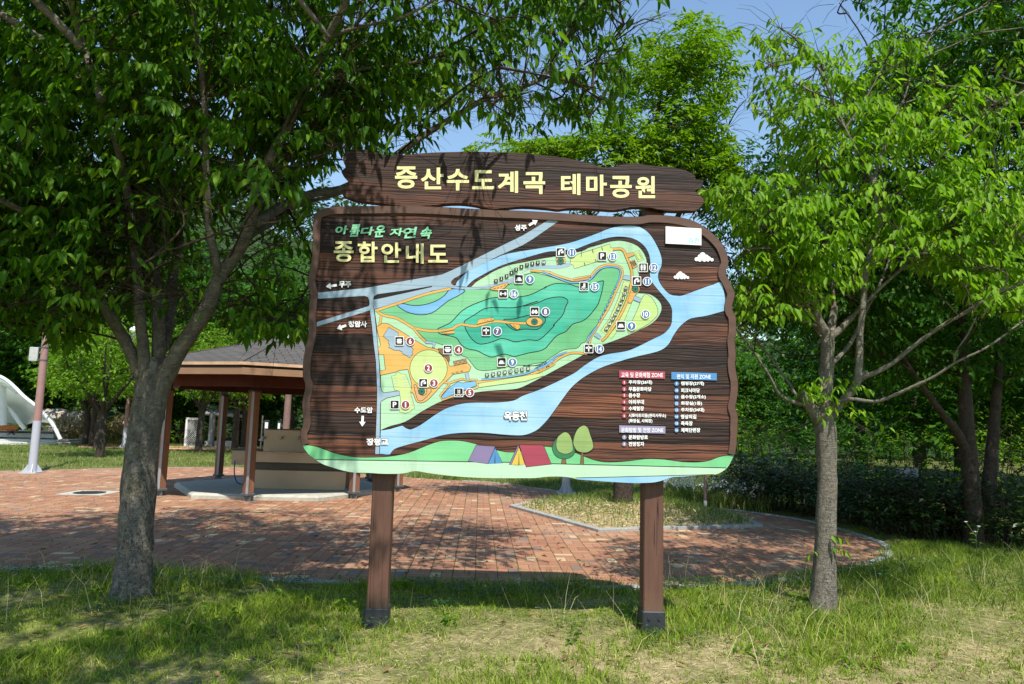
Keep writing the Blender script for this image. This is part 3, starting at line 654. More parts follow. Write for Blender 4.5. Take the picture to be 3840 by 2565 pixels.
# tree between it and the sign: dark crown behind the young tree
Yd = 13.0
stems = [(Sp([(3098,1890),(3100,1700),(3104,1500),(3090,1250),(3030,1000),(2980,700)], [Yd]*6), .12, .03)]
ALLOW_E = [(x*FS, y*FS) for x, y in [(1600,380),(1640,330),(1700,330),(1740,290),(1745,240),(1780,235),(1850,200),(1950,160),(2100,200),(2150,400),(2100,1000),(1950,1000),(1850,820),(1760,760),(1690,740),(1600,480)]]
cl = clump_field(rr, (P(2980, 800, Yd)), (2.1, 1.6, 2.2), 48, .7, .5, .3) + clump_field(rr, (P(2760, 650, Yd)), (.9, .8, .6), 12, .5, .5, .2) + clump_field(rr, (P(2900, 1150, Yd)), (1.6, 1.2, .8), 16, .6, .5, .2)
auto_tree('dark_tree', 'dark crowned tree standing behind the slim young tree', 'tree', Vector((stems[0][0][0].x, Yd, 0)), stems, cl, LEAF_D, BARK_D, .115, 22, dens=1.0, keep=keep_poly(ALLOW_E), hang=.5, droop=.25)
# the pale green tree on the planted island behind the sign
b = PZ(2335, 1895, .15); Yc = b.y
stems = [(Sp([(2335,1900),(2338,1830),(2340,1700),(2345,1500),(2350,1250)], [Yc]*5), .20, .13), (Sp([(2350,1250),(2400,900),(2430,650),(2470,400),(2500,180)], [Yc,Yc,Yc+.1,Yc+.2,Yc+.2]), .12, .02),
         (Sp([(2345,1300),(2260,950),(2150,650),(2060,560)], [Yc,Yc-.2,Yc-.3,Yc-.4]), .08, .02), (Sp([(2350,1250),(2500,900),(2600,700),(2680,560)], [Yc,Yc-.2,Yc-.3,Yc-.3]), .08, .02)]
ALLOW_C = [(x*FS, y*FS) for x, y in [(1060,345),(1120,300),(1180,320),(1250,318),(1330,300),(1370,240),(1385,130),(1400,60),(1480,40),(1560,25),(1640,30),(1690,55),(1715,130),(1720,180),(1690,215),(1660,300),(1690,310),(1700,360),(1720,470),(1640,640),(1000,640),(1000,380)]]
rr = random.Random(31)
cl = clump_field(rr, P(2560, 330, Yc), (1.25, 1.2, 1.6), 42, .55, .55, .3) + clump_field(rr, P(2380, 640, Yc), (2.2, 1.3, .85), 44, .5, .5, .3) + clump_field(rr, P(2080, 580, Yc), (1.5, .9, .45), 26, .42, .5, .1) + clump_field(rr, P(2640, 640, Yc), (1.0, 1.0, .9), 16, .5, .5, .2)
auto_tree('pale_tree', 'tall sunlit pale green tree on the mulched island behind the sign', 'tree', b, stems, cl, LEAF_Y, BARK_D, .115, 31, dens=1.9, keep=keep_gap(ALLOW_C), hang=.25, droop=.12, nleaf=10, wide=.36)
# ================================================================== THE MAP SIGN
YP = 5.30                                                   # front of the panel
def zc(ox, oy, k): return lambda pts: [(ox + x*k, oy + y*k) for x, y in pts]
A_ = zc(1120, 540, .35775); B_ = zc(1960, 540, .35775); C_ = zc(1120, 1100, .45927); D_ = zc(1960, 1100, .45927)
E_ = zc(1380, 1060, .31891); G_ = zc(2040, 820, .33163)
sign = thing('map_sign', 'big brown wooden park map sign on two square posts with a carved title board', 'map sign', PZ(1930, 2347))
seam_px = [863, 973, 1083, 1187, 1278, 1345, 1464, 1563, 1650]
def M_wood(name, zs, seed, tones, groove=1.0):
    t = NT(name); X, Y, Z = t.sep(t.coord())
    z0, z1 = zs[0], zs[-1]
    rnd = random.Random(seed)
    zr = t.math('DIVIDE', t.math('SUBTRACT', Z, z0), z1 - z0)
    stops = [((z - z0) / (z1 - z0), (v, v, v, 1)) for z, v in zip(zs[:-1], tones)]
    pid = t.ramp(zr, stops, 'CONSTANT')
    off = t.math('MULTIPLY', pid, 37.0)
    wob = t.noise(t.comb(t.math('ADD', t.math('MULTIPLY', X, 1.3), off), t.math('MULTIPLY', Z, 4.5), off), 1.0, 3, 0.5)
    zz = t.math('ADD', Z, t.math('MULTIPLY', wob, 0.085))
    g1 = t.noise(t.comb(t.math('ADD', t.math('MULTIPLY', X, 0.55), off), t.math('MULTIPLY', zz, 88.0), off), 1.0, 2, 0.5)
    g2 = t.noise(t.comb(t.math('ADD', t.math('MULTIPLY', X, 1.6), off), t.math('MULTIPLY', zz, 190.0), off), 1.0, 3, 0.6)
    g3 = t.noise(t.comb(t.math('MULTIPLY', X, 1.4), t.math('MULTIPLY', Z, 5.0), off), 1.0, 4, 0.6)
    tone = t.math('ADD', t.math('MULTIPLY', pid, 0.9), t.math('MULTIPLY', t.math('SUBTRACT', g3, 0.53), 1.0))
    col = t.ramp(tone, [(0.0, lin(38, 27, 23)), (0.35, lin(64, 43, 34)), (0.6, lin(98, 61, 45)), (0.95, lin(142, 86, 58))])
    gr = t.math('MULTIPLY', t.math('SUBTRACT', g1, 0.47), 9.0, clamp=True)
    gr2 = t.math('MULTIPLY', t.math('SUBTRACT', g2, 0.52), 4.0, clamp=True)
    cut = t.math('MULTIPLY', t.math('ADD', t.math('MULTIPLY', gr, 0.75), t.math('MULTIPLY', gr2, 0.3), clamp=True), groove)
    col = t.mix(cut, col, lin(17, 13, 12))
    # plank seams
    sm = None
    for z in zs[1:-1]:
        d = t.math('LESS_THAN', t.math('ABSOLUTE', t.math('SUBTRACT', Z, z)), 0.0035)
        sm = d if sm is None else t.math('MAXIMUM', sm, d)
    if sm is not None: col = t.mix(sm, col, lin(14, 10, 9))
    t.bump(t.math('SUBTRACT', 1.0, cut), 0.8, 0.006)
    return t.done(col, 0.62, 0.3)
zs = sorted([P(1960, v, YP).z for v in [1830] + seam_px + [760]])
M_panel = M_wood('burnt_wood_planks', zs, 3, [0.72, 0.36, 0.78, 0.42, 0.22, 0.7, 0.34, 0.66, 0.2, 0.52])
M_title = M_wood('burnt_wood_title', [P(1960, v, YP).z for v in (800, 690, 560)], 5, [0.6, 0.32], 0.95)
M_border = M_plain('border_wood', lin(92, 68, 57), 0.6, 0.3, 0, 0.16, 3.0, 0.3, (1, 1, 6))
M_post = M_plain('post_wood', lin(100, 70, 57), 0.65, 0.3, 0, 0.15, 2.5, 0.35, (8, 8, 1))
def M_postwood():
    t = NT('post_wood_cracked'); co = t.coord(); n = t.noise(t.mapping(co, (8, 8, 1)), 2.5, 5, .6); f = t.noise(t.mapping(co, (90, 90, 2.5)), 1.0, 4, .65)
    c = t.noise(t.mapping(co, (17, 17, .30), (2, 5, 1)), 1.0, 2, .45, .3); crack = t.math('SUBTRACT', 1.0, t.math('MULTIPLY', t.math('ABSOLUTE', t.math('SUBTRACT', c, .5)), 120.0, clamp=True), clamp=True)
    cut = t.math('MULTIPLY', crack, t.math('GREATER_THAN', t.noise(t.mapping(co, (6, 6, 1.1)), 1.0, 2), .5))
    X, Y, Z = t.sep(co); mud = t.math('MULTIPLY', t.math('SUBTRACT', .42, t.math('ADD', Z, t.math('MULTIPLY', n, .15))), 2.2, clamp=True)
    col = t.mix(t.math('MULTIPLY', f, .5), t.ramp(n, [(.3, lin(88, 61, 50)), (.7, lin(112, 80, 65))]), lin(76, 54, 46)); col = t.mix(t.math('MULTIPLY', mud, .4), col, lin(140, 120, 92)); col = t.mix(cut, col, lin(24, 17, 15))
    t.bump(t.math('SUBTRACT', f, cut), .5, .004); return t.done(col, .6, .3)
M_post = M_postwood()
M_boot = M_plain('black_steel', lin(52, 54, 58), 0.5, 0.4, 0.2)
def paint(name, r, g, b, r2=None, g2=None, b2=None, scale=1.6):
    """hand-brushed paint: two close tints, brushed along the boards"""
    t = NT(name); co = t.coord()
    n1 = t.noise(t.mapping(co, (1.2, 1, 2.0)), scale, 3, 0.5); n2 = t.noise(t.mapping(co, (2, 1, 60)), 1.0, 3, 0.6)
    f = t.math('ADD', t.math('MULTIPLY', n1, 0.75), t.math('MULTIPLY', n2, 0.25))
    if r2 is None: r2, g2, b2 = r*.88, g*.93, b*.95
    col = t.ramp(f, [(0.33, lin(r2, g2, b2, .74)), (0.62, lin(r, g, b, .75))])
    X, Y, Z = t.sep(co); sm = None
    for z in PLANK_Z:
        d = t.math('LESS_THAN', t.math('ABSOLUTE', t.math('SUBTRACT', t.math('ADD', Z, t.math('MULTIPLY', n1, .004)), z)), 0.0032); sm = d if sm is None else t.math('MAXIMUM', sm, d)
    col = t.mix(t.math('MULTIPLY', sm, .28), col, lin(60, 62, 52))
    g1 = t.noise(t.comb(t.math('MULTIPLY', X, .7), t.math('MULTIPLY', Z, 88.0), 3.0), 1.0, 2, .5)
    col = t.mix(t.math('MULTIPLY', t.math('SUBTRACT', g1, .54), 1.4, clamp=True), col, tuple(q*.45 for q in lin(r2, g2, b2)[:3]) + (1,))
    dirt = t.noise(t.mapping(co, (7, 1, 1.2)), 1.0, 5, .7)
    col = t.mix(t.math('MULTIPLY', t.math('SUBTRACT', dirt, .56), 1.3, clamp=True), col, lin(120, 112, 92))
    t.bump(g1, .25, .004)
    return t.done(col, 0.55, 0.3)
PLANK_Z = zs[1:-1]
K = {
 'lightgreen': paint('paint_pale_green', 196, 236, 196, 178, 226, 178), 'hill': paint('paint_mid_green', 142, 214, 160, 104, 190, 128),
 'teal': paint('paint_teal', 112, 222, 188, 52, 178, 146), 'teal2': paint('paint_deep_teal', 88, 208, 174, 40, 160, 134), 'teal3': paint('paint_dark_teal', 72, 192, 160, 34, 148, 124),
 'river': paint('paint_river_blue', 186, 226, 248, 132, 196, 240), 'stream': paint('paint_stream_blue', 140, 200, 240, 108, 176, 228),
 'road': paint('paint_road_grey', 178, 200, 216, 158, 186, 206), 'orange': paint('paint_path_orange', 246, 198, 116, 230, 174, 78),
 'yellow': paint('paint_yellow_green', 220, 236, 160, 198, 228, 140), 'peach': paint('paint_peach', 240, 184, 130), 'brown': paint('paint_brown', 150, 112, 74),
 'tan': paint('paint_tan', 206, 164, 114), 'white': M_plain('paint_white', (.84, .84, .82, 1), 0.5, 0.3, 0, 0.03), 'black': M_plain('paint_black', lin(30, 24, 22), 0.6, 0.3, 0, 0.1),
 'red': paint('paint_maroon', 158, 62, 76), 'blue': paint('paint_badge_blue', 92, 136, 190, 76, 112, 168), 'purple': paint('paint_badge_purple', 112, 98, 148),
 'cream': M_plain('paint_cream', lin(243, 234, 166, .86), 0.5, 0.3, 0, 0.05), 'mint': M_plain('paint_mint', lin(150, 226, 176, .85), 0.5, 0.3, 0, 0.05),
 'band_green': paint('paint_band_green', 146, 226, 160, 120, 208, 140), 'band_pale': paint('paint_band_pale', 208, 242, 208, 196, 234, 196),
 'violet': paint('paint_tent_violet', 156, 136, 176), 'tent_red': paint('paint_tent_red', 192, 80, 98), 'tent_yellow': paint('paint_tent_yellow', 248, 208, 92),
 'leafpale': paint('paint_tree_pale', 172, 196, 116), 'leafdark': paint('paint_tree_dark', 72, 140, 92), 'zred': paint('paint_zone_red', 196, 84, 104), 'zblue': paint('paint_zone_blue', 96, 158, 214), 'zlilac': paint('paint_zone_lilac', 178, 166, 196),
 'umb': paint('paint_parasol', 40, 140, 120), 'lblue': M_plain('paint_logo_blue', lin(120, 196, 226), 0.5), 'faint': M_plain('paint_faint', lin(226, 232, 228), 0.5)}
# ---- the board, its border, the title board, posts
OUT = (A_([(165,780),(200,715),(260,690),(350,668),(500,660),(900,655),(1200,655),(1500,668),(1800,685),(2100,700),(2348,708)]) +
       B_([(300,725),(600,745),(900,765),(1150,770),(1240,765),(1330,750),(1500,755),(1650,775),(1800,820),(1900,880),(1980,940),(2050,1010),(2100,1080),(2140,1180),(2148,1260),(2125,1320),(2120,1370),(2150,1420),(2185,1490)]) +
       D_([(1725,0),(1720,40),(1705,100),(1710,150),(1735,200),(1735,330),(1725,380),(1735,500),(1728,560),(1735,640),(1750,710),(1752,790),(1740,880),(1730,930),(1750,1000),(1748,1100),(1738,1250),(1725,1320)]))
n_brd = len(OUT)
BOT = (D_([(1700,1370),(1665,1425),(1610,1465),(1560,1480),(1450,1485),(1300,1495),(1230,1500),(1190,1510),(1130,1530),(1050,1545),(900,1548),(750,1540),(600,1530),(450,1518),(400,1505),(300,1495),(200,1497),(100,1507),(0,1508)]) +
       C_([(1600,1508),(1400,1502),(1200,1485),(1050,1465),(950,1450),(850,1470),(700,1473),(570,1465),(450,1462),(350,1443),(290,1425),(200,1395),(130,1350),(80,1310),(45,1265)]))
LEFT = C_([(22,1200),(20,1130),(40,1070),(40,1000),(35,880),(60,760),(40,680),(42,560),(60,450),(85,330),(85,200),(90,100),(100,0)]) + A_([(100,1450),(120,1330),(140,1230),(150,1100),(155,900)])
outline = smooth(OUT + BOT + LEFT, 3, True)
MB().prism([P(u, v, YP) for u, v in outline], 0.055).build('panel', [M_panel], sign)
panel = sign.children[0]
rim = [np.array(q) for q in smooth(C_([(33,1240)]) + LEFT + OUT, 3)]
inner = []
for i, q in enumerate(rim):
    t = rim[min(i+2, len(rim)-1)] - rim[max(i-2, 0)]; t = t / np.linalg.norm(t)
    w = 27.0 * (1.0 if 6 < i < len(rim) - 6 else 0.92)
    inner.append(q + np.array((-t[1], t[0])) * w)
def yoff(p, d): return Vector((p.x, p.y - d, p.z))
mb = MB(); k = len(rim)
fr = [yoff(P(*q, YP), .014) for q in rim]; fi = [yoff(P(*q, YP), .014) for q in inner]; bi = [P(*q, YP) for q in inner]; br = [P(*q, YP) + Vector((0, .02, 0)) for q in rim]
push = lambda p: p + (p - Vector((0.28, YP, 2.2))).normalized() * 0.002
mb.add(fr + fi, [(i, i+1, k+i+1, k+i) for i in range(k-1)]); mb.add(fi + bi, [(i, i+1, k+i+1, k+i) for i in range(k-1)])
mb.add([push(q) for q in fr] + [push(q) for q in br], [(i, i+1, k+i+1, k+i) for i in range(k-1)])
mb.build('panel_border', [M_border], panel)
TIT = (A_([(480,100),(500,75),(580,60),(640,55),(730,65),(800,85),(880,105),(960,120),(1050,118),(1150,112),(1280,98),(1450,88),(1650,83),(1850,80),(2050,86),(2348,98)]) +
       B_([(200,115),(400,140),(600,175),(750,215),(830,240),(880,247),(950,240),(1030,218),(1120,203),(1200,203),(1300,218),(1400,235),(1500,235),(1600,250),(1700,275),(1780,310),(1810,340),(1790,355),(1820,370),(1890,378),(1885,420),(1870,455),(1820,480),(1810,500),(1850,530),(1890,570),(1895,610),(1870,650),(1830,690),(1760,700),(1600,700),(1450,690),(1350,668),(1250,660),(1150,660),(1050,680),(950,690),(800,680),(600,670),(450,675),(370,685),(250,670),(0,655)]) +
       A_([(2150,672),(2050,680),(1950,665),(1850,640),(1700,622),(1550,625),(1400,642),(1200,650),(1000,640),(850,620),(700,603),(580,585),(500,555),(455,525),(450,490),(500,460),(530,420),(520,385),(490,350),(455,310),(450,280),(490,245),(470,190),(465,140)]))
MB().prism([P(u, v, YP) for u, v in smooth(TIT, 3, True)], 0.07).build('title_board', [M_title], sign)
title_board = [c for c in sign.children if c.name.startswith('title')][0]
ztop = P(1960, 700, YP).z
for u0, u1, v in ((1373, 1451, 2281), (2414, 2489, 2292)):
    a, b = P(u0, v, 5.37), P(u1, v, 5.37); xc = (a.x + b.x) / 2; w = b.x - a.x
    MB().box((xc, 5.37 + w/2 + .003, ztop/2 - .02), (w, w - .006, ztop), bev=.008).build('post', [M_post], sign)
    po = sign.children[-1]
    for c in sign.children:
        if c.name.startswith('post') and len(c.children) == 0: po = c
    bz = P(u0, v, 5.37).z
    mbb = MB(); w2 = w + .022
    mbb.box((xc, 5.37 + w/2, bz/2 - .05), (w2, w2, bz + .10), bev=.006)
    for sx in (-1, 1):
        mbb.tube([(xc + sx*w*.25, 5.37 - .02, bz - .05), (xc + sx*w*.25, 5.37 + .01, bz - .05)], .012, 6)
    mbb.build('post_boot', [M_boot], po)
# ---- painted layers
_layer = [0]
def lay():
    _layer[0] += 1; return 0.0002 + 0.000025 * _layer[0]
def onto(pts, off): return [yoff(P(u, v, YP), off) for u, v in pts]
def stroke(mb, pts, w, off, mi=0, closed=False):
    p = [np.array(q, float) for q in pts]
    if closed: p.append(p[0])
    k = len(p); L, R = [], []
    for i in range(k):
        a = p[max(i-1, 0)]; b = p[min(i+1, k-1)]
        if closed and i in (0, k-1): a, b = p[k-2], p[1]
        t = b - a; t = t / (np.linalg.norm(t) + 1e-9); n = np.array((-t[1], t[0])) * w / 2
        L.append(p[i] + n); R.append(p[i] - n)
    q = onto(L, off) + onto(R, off)
    mb.add(q, [(i, i+1, k+i+1, k+i) for i in range(k-1)], mi)
def circ(u, v, r, n=20, ry=None): return [(u + r*math.cos(2*PI*i/n), v + (ry or r)*math.sin(2*PI*i/n)) for i in range(n)]
def painted(name, parent, shapes):
    """shapes: (points, colour key, outline width) painted over one another as one part"""
    keys = sorted({s[1] for s in shapes} | {'black'}); mb = MB()
    for pts, key, ow in shapes:
        o = lay(); mb.flat(onto(pts, o), keys.index(key))
        if ow: stroke(mb, pts, ow, lay(), keys.index('black'), True)
    return mb.build(name, [K[q] for q in keys], parent, recalc=False)
S2, S3 = (lambda p: smooth(p, 4, True)), (lambda p: smooth(p, 4))
RIV = (smooth(C_([(660,1310),(740,1318),(765,1290),(800,1265),(900,1235),(1050,1195),(1200,1155),(1350,1140),(1500,1140),(1650,1153),(1750,1160)]) + D_([(0,1160),(60,1145),(120,1115),(170,1070),(230,1000),(330,860),(400,770),(480,700),(560,650),(650,605),(750,570),(900,525),(1050,490),(1130,465),(1190,420),(1230,350),(1270,290),(1320,240),(1380,205),(1500,185),(1655,142)]), 3) +
       smooth(D_([(1655,40)]) + B_([(2085,1452),(2000,1470),(1900,1503)]) + G_([(1568,865),(1500,868),(1450,862),(1400,835),(1350,780),(1310,720),(1292,660),(1300,600),(1325,550),(1335,480),(1325,420),(1300,350),(1260,270),(1210,190),(1150,130),(1070,88),(980,76),(880,80),(750,105),(600,165),(450,220),(300,268),(150,300),(0,325)]) + A_([(2200,1145),(2050,1200),(1900,1260),(1800,1310),(1720,1380),(1660,1440),(1640,1490)]), 3) +
       smooth(A_([(1760,1500),(1820,1440),(1900,1390),(2050,1310),(2200,1250)]) + G_([(0,385),(130,370),(250,358),(360,345),(450,310),(600,255),(700,225),(800,207),(900,207),(1000,225),(1080,265),(1140,320),(1180,390),(1198,470),(1200,560),(1195,640),(1210,700),(1250,760),(1300,820),(1370,900),(1420,965),(1445,1030),(1445,1100),(1440,1180),(1410,1240),(1350,1300),(1250,1350),(1150,1400),(1050,1450),(950,1490),(850,1510),(720,1530),(600,1568)]) + D_([(500,590),(420,650),(300,710),(150,780),(0,835)]) + C_([(1750,875),(1600,890),(1450,890),(1330,900),(1200,940),(1100,1000),(1000,1070),(930,1105),(900,1108),(870,1095),(850,1080),(820,1085),(750,1105),(668,1120)]), 3))
painted('river_painting', panel, [(RIV, 'river', 2.2)])
LAND = (E_([(75,315),(100,500),(115,760),(130,900),(148,1090),(150,1270)]) + smooth(C_([(668,1118),(750,1085),(870,1050),(1000,970),(1150,890),(1300,845),(1450,810),(1600,795),(1750,785)]) + D_([(0,765),(150,690),(300,610),(420,545),(500,500)]) + G_([(560,1460),(670,1425),(800,1380),(950,1320),(1100,1250),(1200,1200),(1280,1130),(1325,1050),(1330,990),(1310,940),(1260,890),(1200,855),(1150,845),(1070,842)]), 3) +
        G_([(1070,780),(1075,640),(1078,590)]) + smooth(G_([(1150,560),(1162,480),(1145,420),(1110,360),(1060,310),(990,275),(900,252),(820,248),(730,262),(620,295),(500,330),(420,368)]) + B_([(350,1175),(200,1200),(0,1240)]) + A_([(2200,1270),(2050,1330),(1950,1390),(1860,1445),(1815,1490)]), 3) + E_([(1140,88),(980,68),(700,130),(450,215),(250,270)]))
HILL1 = (E_([(120,325),(300,260),(700,140),(980,75),(1240,78),(1500,75),(1660,20)]) + A_([(2200,1480)]) + B_([(0,1375),(110,1345),(224,1371)]) + smooth(G_([(0,635),(100,665),(200,700),(300,730),(380,735),(470,720),(520,700),(570,660),(620,600),(680,560),(760,550),(840,565),(865,600),(855,680),(830,750),(780,830),(720,980),(650,1120),(600,1200),(560,1250),(500,1330),(470,1390)]) + D_([(480,410),(440,450),(340,460),(250,510),(180,560),(100,590),(0,595)]) + E_([(2100,930),(1990,978),(1850,972),(1700,975),(1600,1000),(1450,1028),(1330,1032),(1270,1010),(1220,950),(1160,880),(1090,850),(890,735),(690,685)]), 3) + smooth(E_([(560,555),(500,520),(430,470),(330,415),(200,385),(130,345)]), 3))
T1 = smooth(E_([(820,545),(870,520),(970,470),(1030,410),(1090,345),(1170,290),(1280,240),(1420,190),(1500,175),(1650,175),(1760,170),(1900,145),(2020,90),(2100,45)]) + G_([(0,790),(60,755),(130,735),(200,735),(300,745),(400,775),(500,750),(600,720),(665,702),(672,720),(660,800),(640,880),(610,970),(560,1040),(500,1110),(430,1160),(330,1190),(280,1240),(240,1280),(150,1320),(90,1380),(40,1440)]) + E_([(2100,760),(2030,800),(1900,825),(1800,850),(1720,868),(1650,850),(1590,840),(1520,860),(1450,875),(1380,850),(1280,800),(1180,780),(1120,750),(1085,715),(1050,660),(1000,635),(880,610),(830,590)]), 3, True)
T2 = smooth(E_([(1135,490),(1130,470),(1150,440),(1250,380),(1340,320),(1400,300),(1500,292),(1700,295),(1850,265),(2000,215)]) + D_([(0,105),(100,85),(200,45),(280,30),(340,35),(370,65),(350,110),(325,180),(250,260),(150,340),(100,380),(0,380)])[:9] + E_([(2195,500),(2100,600),(2030,660),(1980,680),(1880,672),(1730,697),(1650,670),(1560,658),(1480,690),(1350,722),(1280,710),(1210,650),(1150,550)]), 3, True)
T3 = smooth(E_([(1600,440),(1610,430),(1720,425),(1900,380),(2030,375),(2080,410),(2085,450),(2060,490),(1990,550),(1850,545),(1730,560),(1660,520),(1610,470)]), 3, True)
painted('land_painting', panel, [(LAND, 'lightgreen', 2.2), (HILL1, 'hill', 2.2), (T1, 'teal', 3.4), (T2, 'teal2', 3.4), (T3, 'teal3', 3.4),
    (smooth(E_([(975,75),(900,150),(800,215),(700,250),(600,268),(500,265),(410,245),(345,265),(430,330),(520,365),(620,378),(700,370),(780,340),(860,280),(950,210),(1050,160),(1100,130),(1138,88)]), 3, True), 'stream', 3.0),
    (G_([(300,450),(390,400),(640,320),(740,288),(755,325),(780,330),(785,380),(700,450),(560,500),(460,530),(345,565),(330,530),(300,510)]), 'yellow', 1.6),
    (S2(G_([(1130,865),(1200,880),(1260,960),(1288,1050),(1260,1120),(1150,1210),(980,1292),(950,1280),(960,1240),(1050,1040)])), 'yellow', 1.6),
    (G_([(900,705),(975,715),(930,900),(830,1130),(705,1315),(640,1270),(740,1130),(840,900)]), 'yellow', 1.4),
    (G_([(950,945),(992,952),(905,1160),(830,1270),(762,1362),(722,1330),(800,1240),(870,1100)]), 'yellow', 1.2),
    (G_([(1010,385),(1075,355),(1125,465),(1065,490)]), 'yellow', 1.4), (G_([(1030,400),(1068,380),(1105,455),(1072,468)]), 'yellow', 1.4)])
# roads
ROADS = [(A_([(190,1560),(700,1510),(1200,1420)]) + smooth(A_([(1500,1370),(1700,1280),(2000,1130),(2348,960)]), 3) + B_([(270,797),(390,800),(100,1000),(0,1060)]) + smooth(A_([(2100,1170),(1900,1270),(1700,1370),(1610,1425),(1605,1470),(1700,1498),(1900,1490),(2100,1450),(2300,1380)]), 3) + smooth(B_([(100,1270),(200,1262),(300,1270),(420,1260),(495,1240),(500,1280),(450,1295),(350,1310),(250,1305),(100,1310),(0,1350)]) + A_([(2250,1450),(2100,1490),(1900,1520),(1750,1525),(1600,1510)]), 3) + E_([(750,95),(500,190),(70,312)]) + C_([(580,140),(148,270),(148,235),(570,105),(580,95),(578,60),(565,30),(540,20),(150,45)]), 'road', 0),
         (C_([(580,140),(595,250),(610,400),(630,560),(640,800),(635,1000),(623,1312),(660,1312),(665,1110),(668,900),(676,880),(720,855),(830,830),(820,795),(700,812),(680,800),(668,760),(660,600),(645,400),(622,180),(610,100)]), 'road', 2.0)]
painted('road_painting', panel, ROADS + [(E_([(755,38),(750,52),(450,120),(130,190),(60,200),(70,160),(110,135),(400,95)]), 'black', 0)])
mb = MB(); kk = ['orange', 'black', 'stream', 'road', 'peach', 'yellow', 'brown', 'tan']
def pth(pts, w, key='orange', n=4):
    q = smooth(pts, n); stroke(mb, q, w + 2.4, lay(), 1); stroke(mb, q, w, lay(), kk.index(key))
pl = lambda pts, key, ow=1.8: (mb.flat(onto(pts, lay()), kk.index(key)), stroke(mb, pts, ow, lay(), 1, True) if ow else None)
pth(E_([(1860,478),(1700,473),(1600,462),(1520,454),(1430,464),(1340,492),(1250,511),(1150,497),(1090,491),(1035,512),(1000,538),(930,554),(820,567),(710,566),(600,548),(520,524),(440,474),(330,415),(210,390),(140,360),(100,320)]), 8.5)
pth(E_([(110,322),(400,228),(700,130),(975,70)]), 8.5); pth(E_([(530,530),(590,605),(680,695)]), 7); pth(E_([(155,390),(140,500)]), 8)
pl(smooth(E_([(100,520),(135,500),(235,482),(560,680),(690,755)]), 2) + smooth(E_([(690,755),(830,790),(840,830),(930,900),(950,960),(962,980),(1000,980)]), 3) + E_([(1170,945),(1190,965),(1210,990),(1200,1020),(1190,1045),(1000,1080)]) + smooth(E_([(1000,1080),(920,1160),(880,1190),(780,1300),(700,1380),(640,1412),(590,1410),(560,1380),(535,1310),(510,1290),(460,1290),(445,1275),(455,1255),(510,1250),(510,1180),(490,1100),(470,1020)]), 3) + E_([(375,1030),(330,1050),(148,1090),(140,1040),(205,1025),(185,845),(130,850),(115,760),(150,740)]), 'orange')
pl(E_(circ(712, 1010, 220, 40)), 'yellow')
pl(E_([(275,1100),(320,1090),(330,1065),(370,1055),(380,1070),(445,1080),(510,1250),(500,1290),(550,1480),(510,1495),(505,1515),(440,1535),(370,1520),(385,1390),(370,1275),(310,1260)]), 'yellow', 1.2)
for q in [(290+i*7, 1125+i*33, 340+i*7, 1120+i*33) for i in range(4)] + [(400+i*8, 1110+i*32, 452+i*8, 1108+i*32) for i in range(4)] + [(470+i*9, 1300+i*34, 512+i*9, 1297+i*34) for i in range(5)]:
    stroke(mb, E_([q[:2], q[2:]]), 1.6, lay(), 3)
pl(E_([(245,525),(360,590),(355,625),(420,660),(535,785),(515,815),(530,835),(495,885),(400,830),(405,815),(360,795),(345,800),(310,795),(240,760),(255,740),(235,705),(250,690),(178,630)]), 'road')
pl(smooth(E_([(540,1210),(565,1200),(585,1240),(600,1300),(650,1330),(690,1300),(690,1260),(720,1245),(745,1260),(735,1290),(660,1370),(620,1390),(580,1370)]), 3, True), 'peach')
pl(smooth(E_([(820,780),(870,775),(905,790),(955,870),(960,910),(945,935),(910,880),(860,840)]), 3, True), 'brown', 1.2)
pl(E_([(1000,930),(1155,892),(1168,942),(1015,978)]), 'tan')
for i in range(3):
    a, b = (1000+52*i, 930-13*i), (1052+52*i, 917-13*i); c, d = (1015+51*i, 978-12*i), (1066+51*i, 966-12*i)
    stroke(mb, E_([a, d]), 1.2, lay(), 1); stroke(mb, E_([b, c]), 1.2, lay(), 1)
for x, y in ((1000,1068),(1048,1056),(1100,1044)): pl(E_([(x-16,y-4),(x+14,y-10),(x+16,y),(x-14,y+6)]), 'peach', 1.2)
pth(E_([(900,1175),(960,1180),(1060,1145),(1115,1133),(1150,1145),(1280,1145),(1290,1230),(1180,1270),(870,1380),(850,1330),(960,1190)]), 6, n=1)
pl(E_([(865,1335),(960,1230),(1060,1165),(1110,1180),(1260,1155),(1275,1210),(1020,1310),(880,1370)]), 'stream')
pth(E_([(1285,1170),(1600,1140),(1850,1100),(2000,1048),(2100,1005),(2190,948)]) + D_([(60,648),(150,622),(205,600),(300,528),(380,492),(450,486),(525,496)]), 7)
pth(E_([(1335,1140),(1600,1113),(1850,1070),(2000,1012),(2100,968),(2190,905)]) + D_([(100,618),(200,570),(280,510),(362,482)]), 5, 'stream')
pl(E_([(1140,1070),(1178,1055),(1194,1140),(1158,1145)]), 'road', 1.2); pl(E_([(670,700),(690,682),(800,705),(780,765),(755,760),(765,720),(680,715)]), 'road', 1.2)
pl(E_([(1300,1185),(2050,1060),(2062,1095),(1850,1160),(1500,1205),(1305,1232)]), 'yellow', 1.2)
pth(B_([(80,1328),(150,1332)]) + G_([(60,608),(100,626),(200,662),(330,697),(350,680),(510,652),(528,655),(580,590),(640,545),(720,523),(800,528),(860,548),(885,590),(883,640),(860,715),(812,825),(735,1000),(645,1150),(580,1260),(535,1330),(512,1415)]), 6.5)
pth(G_([(-20,600),(60,634),(200,688),(300,722),(380,722),(470,710),(530,680),(580,620),(640,566),(720,545),(800,548),(850,565),(864,600),(860,640),(840,710),(815,770)]), 4.5, 'stream')
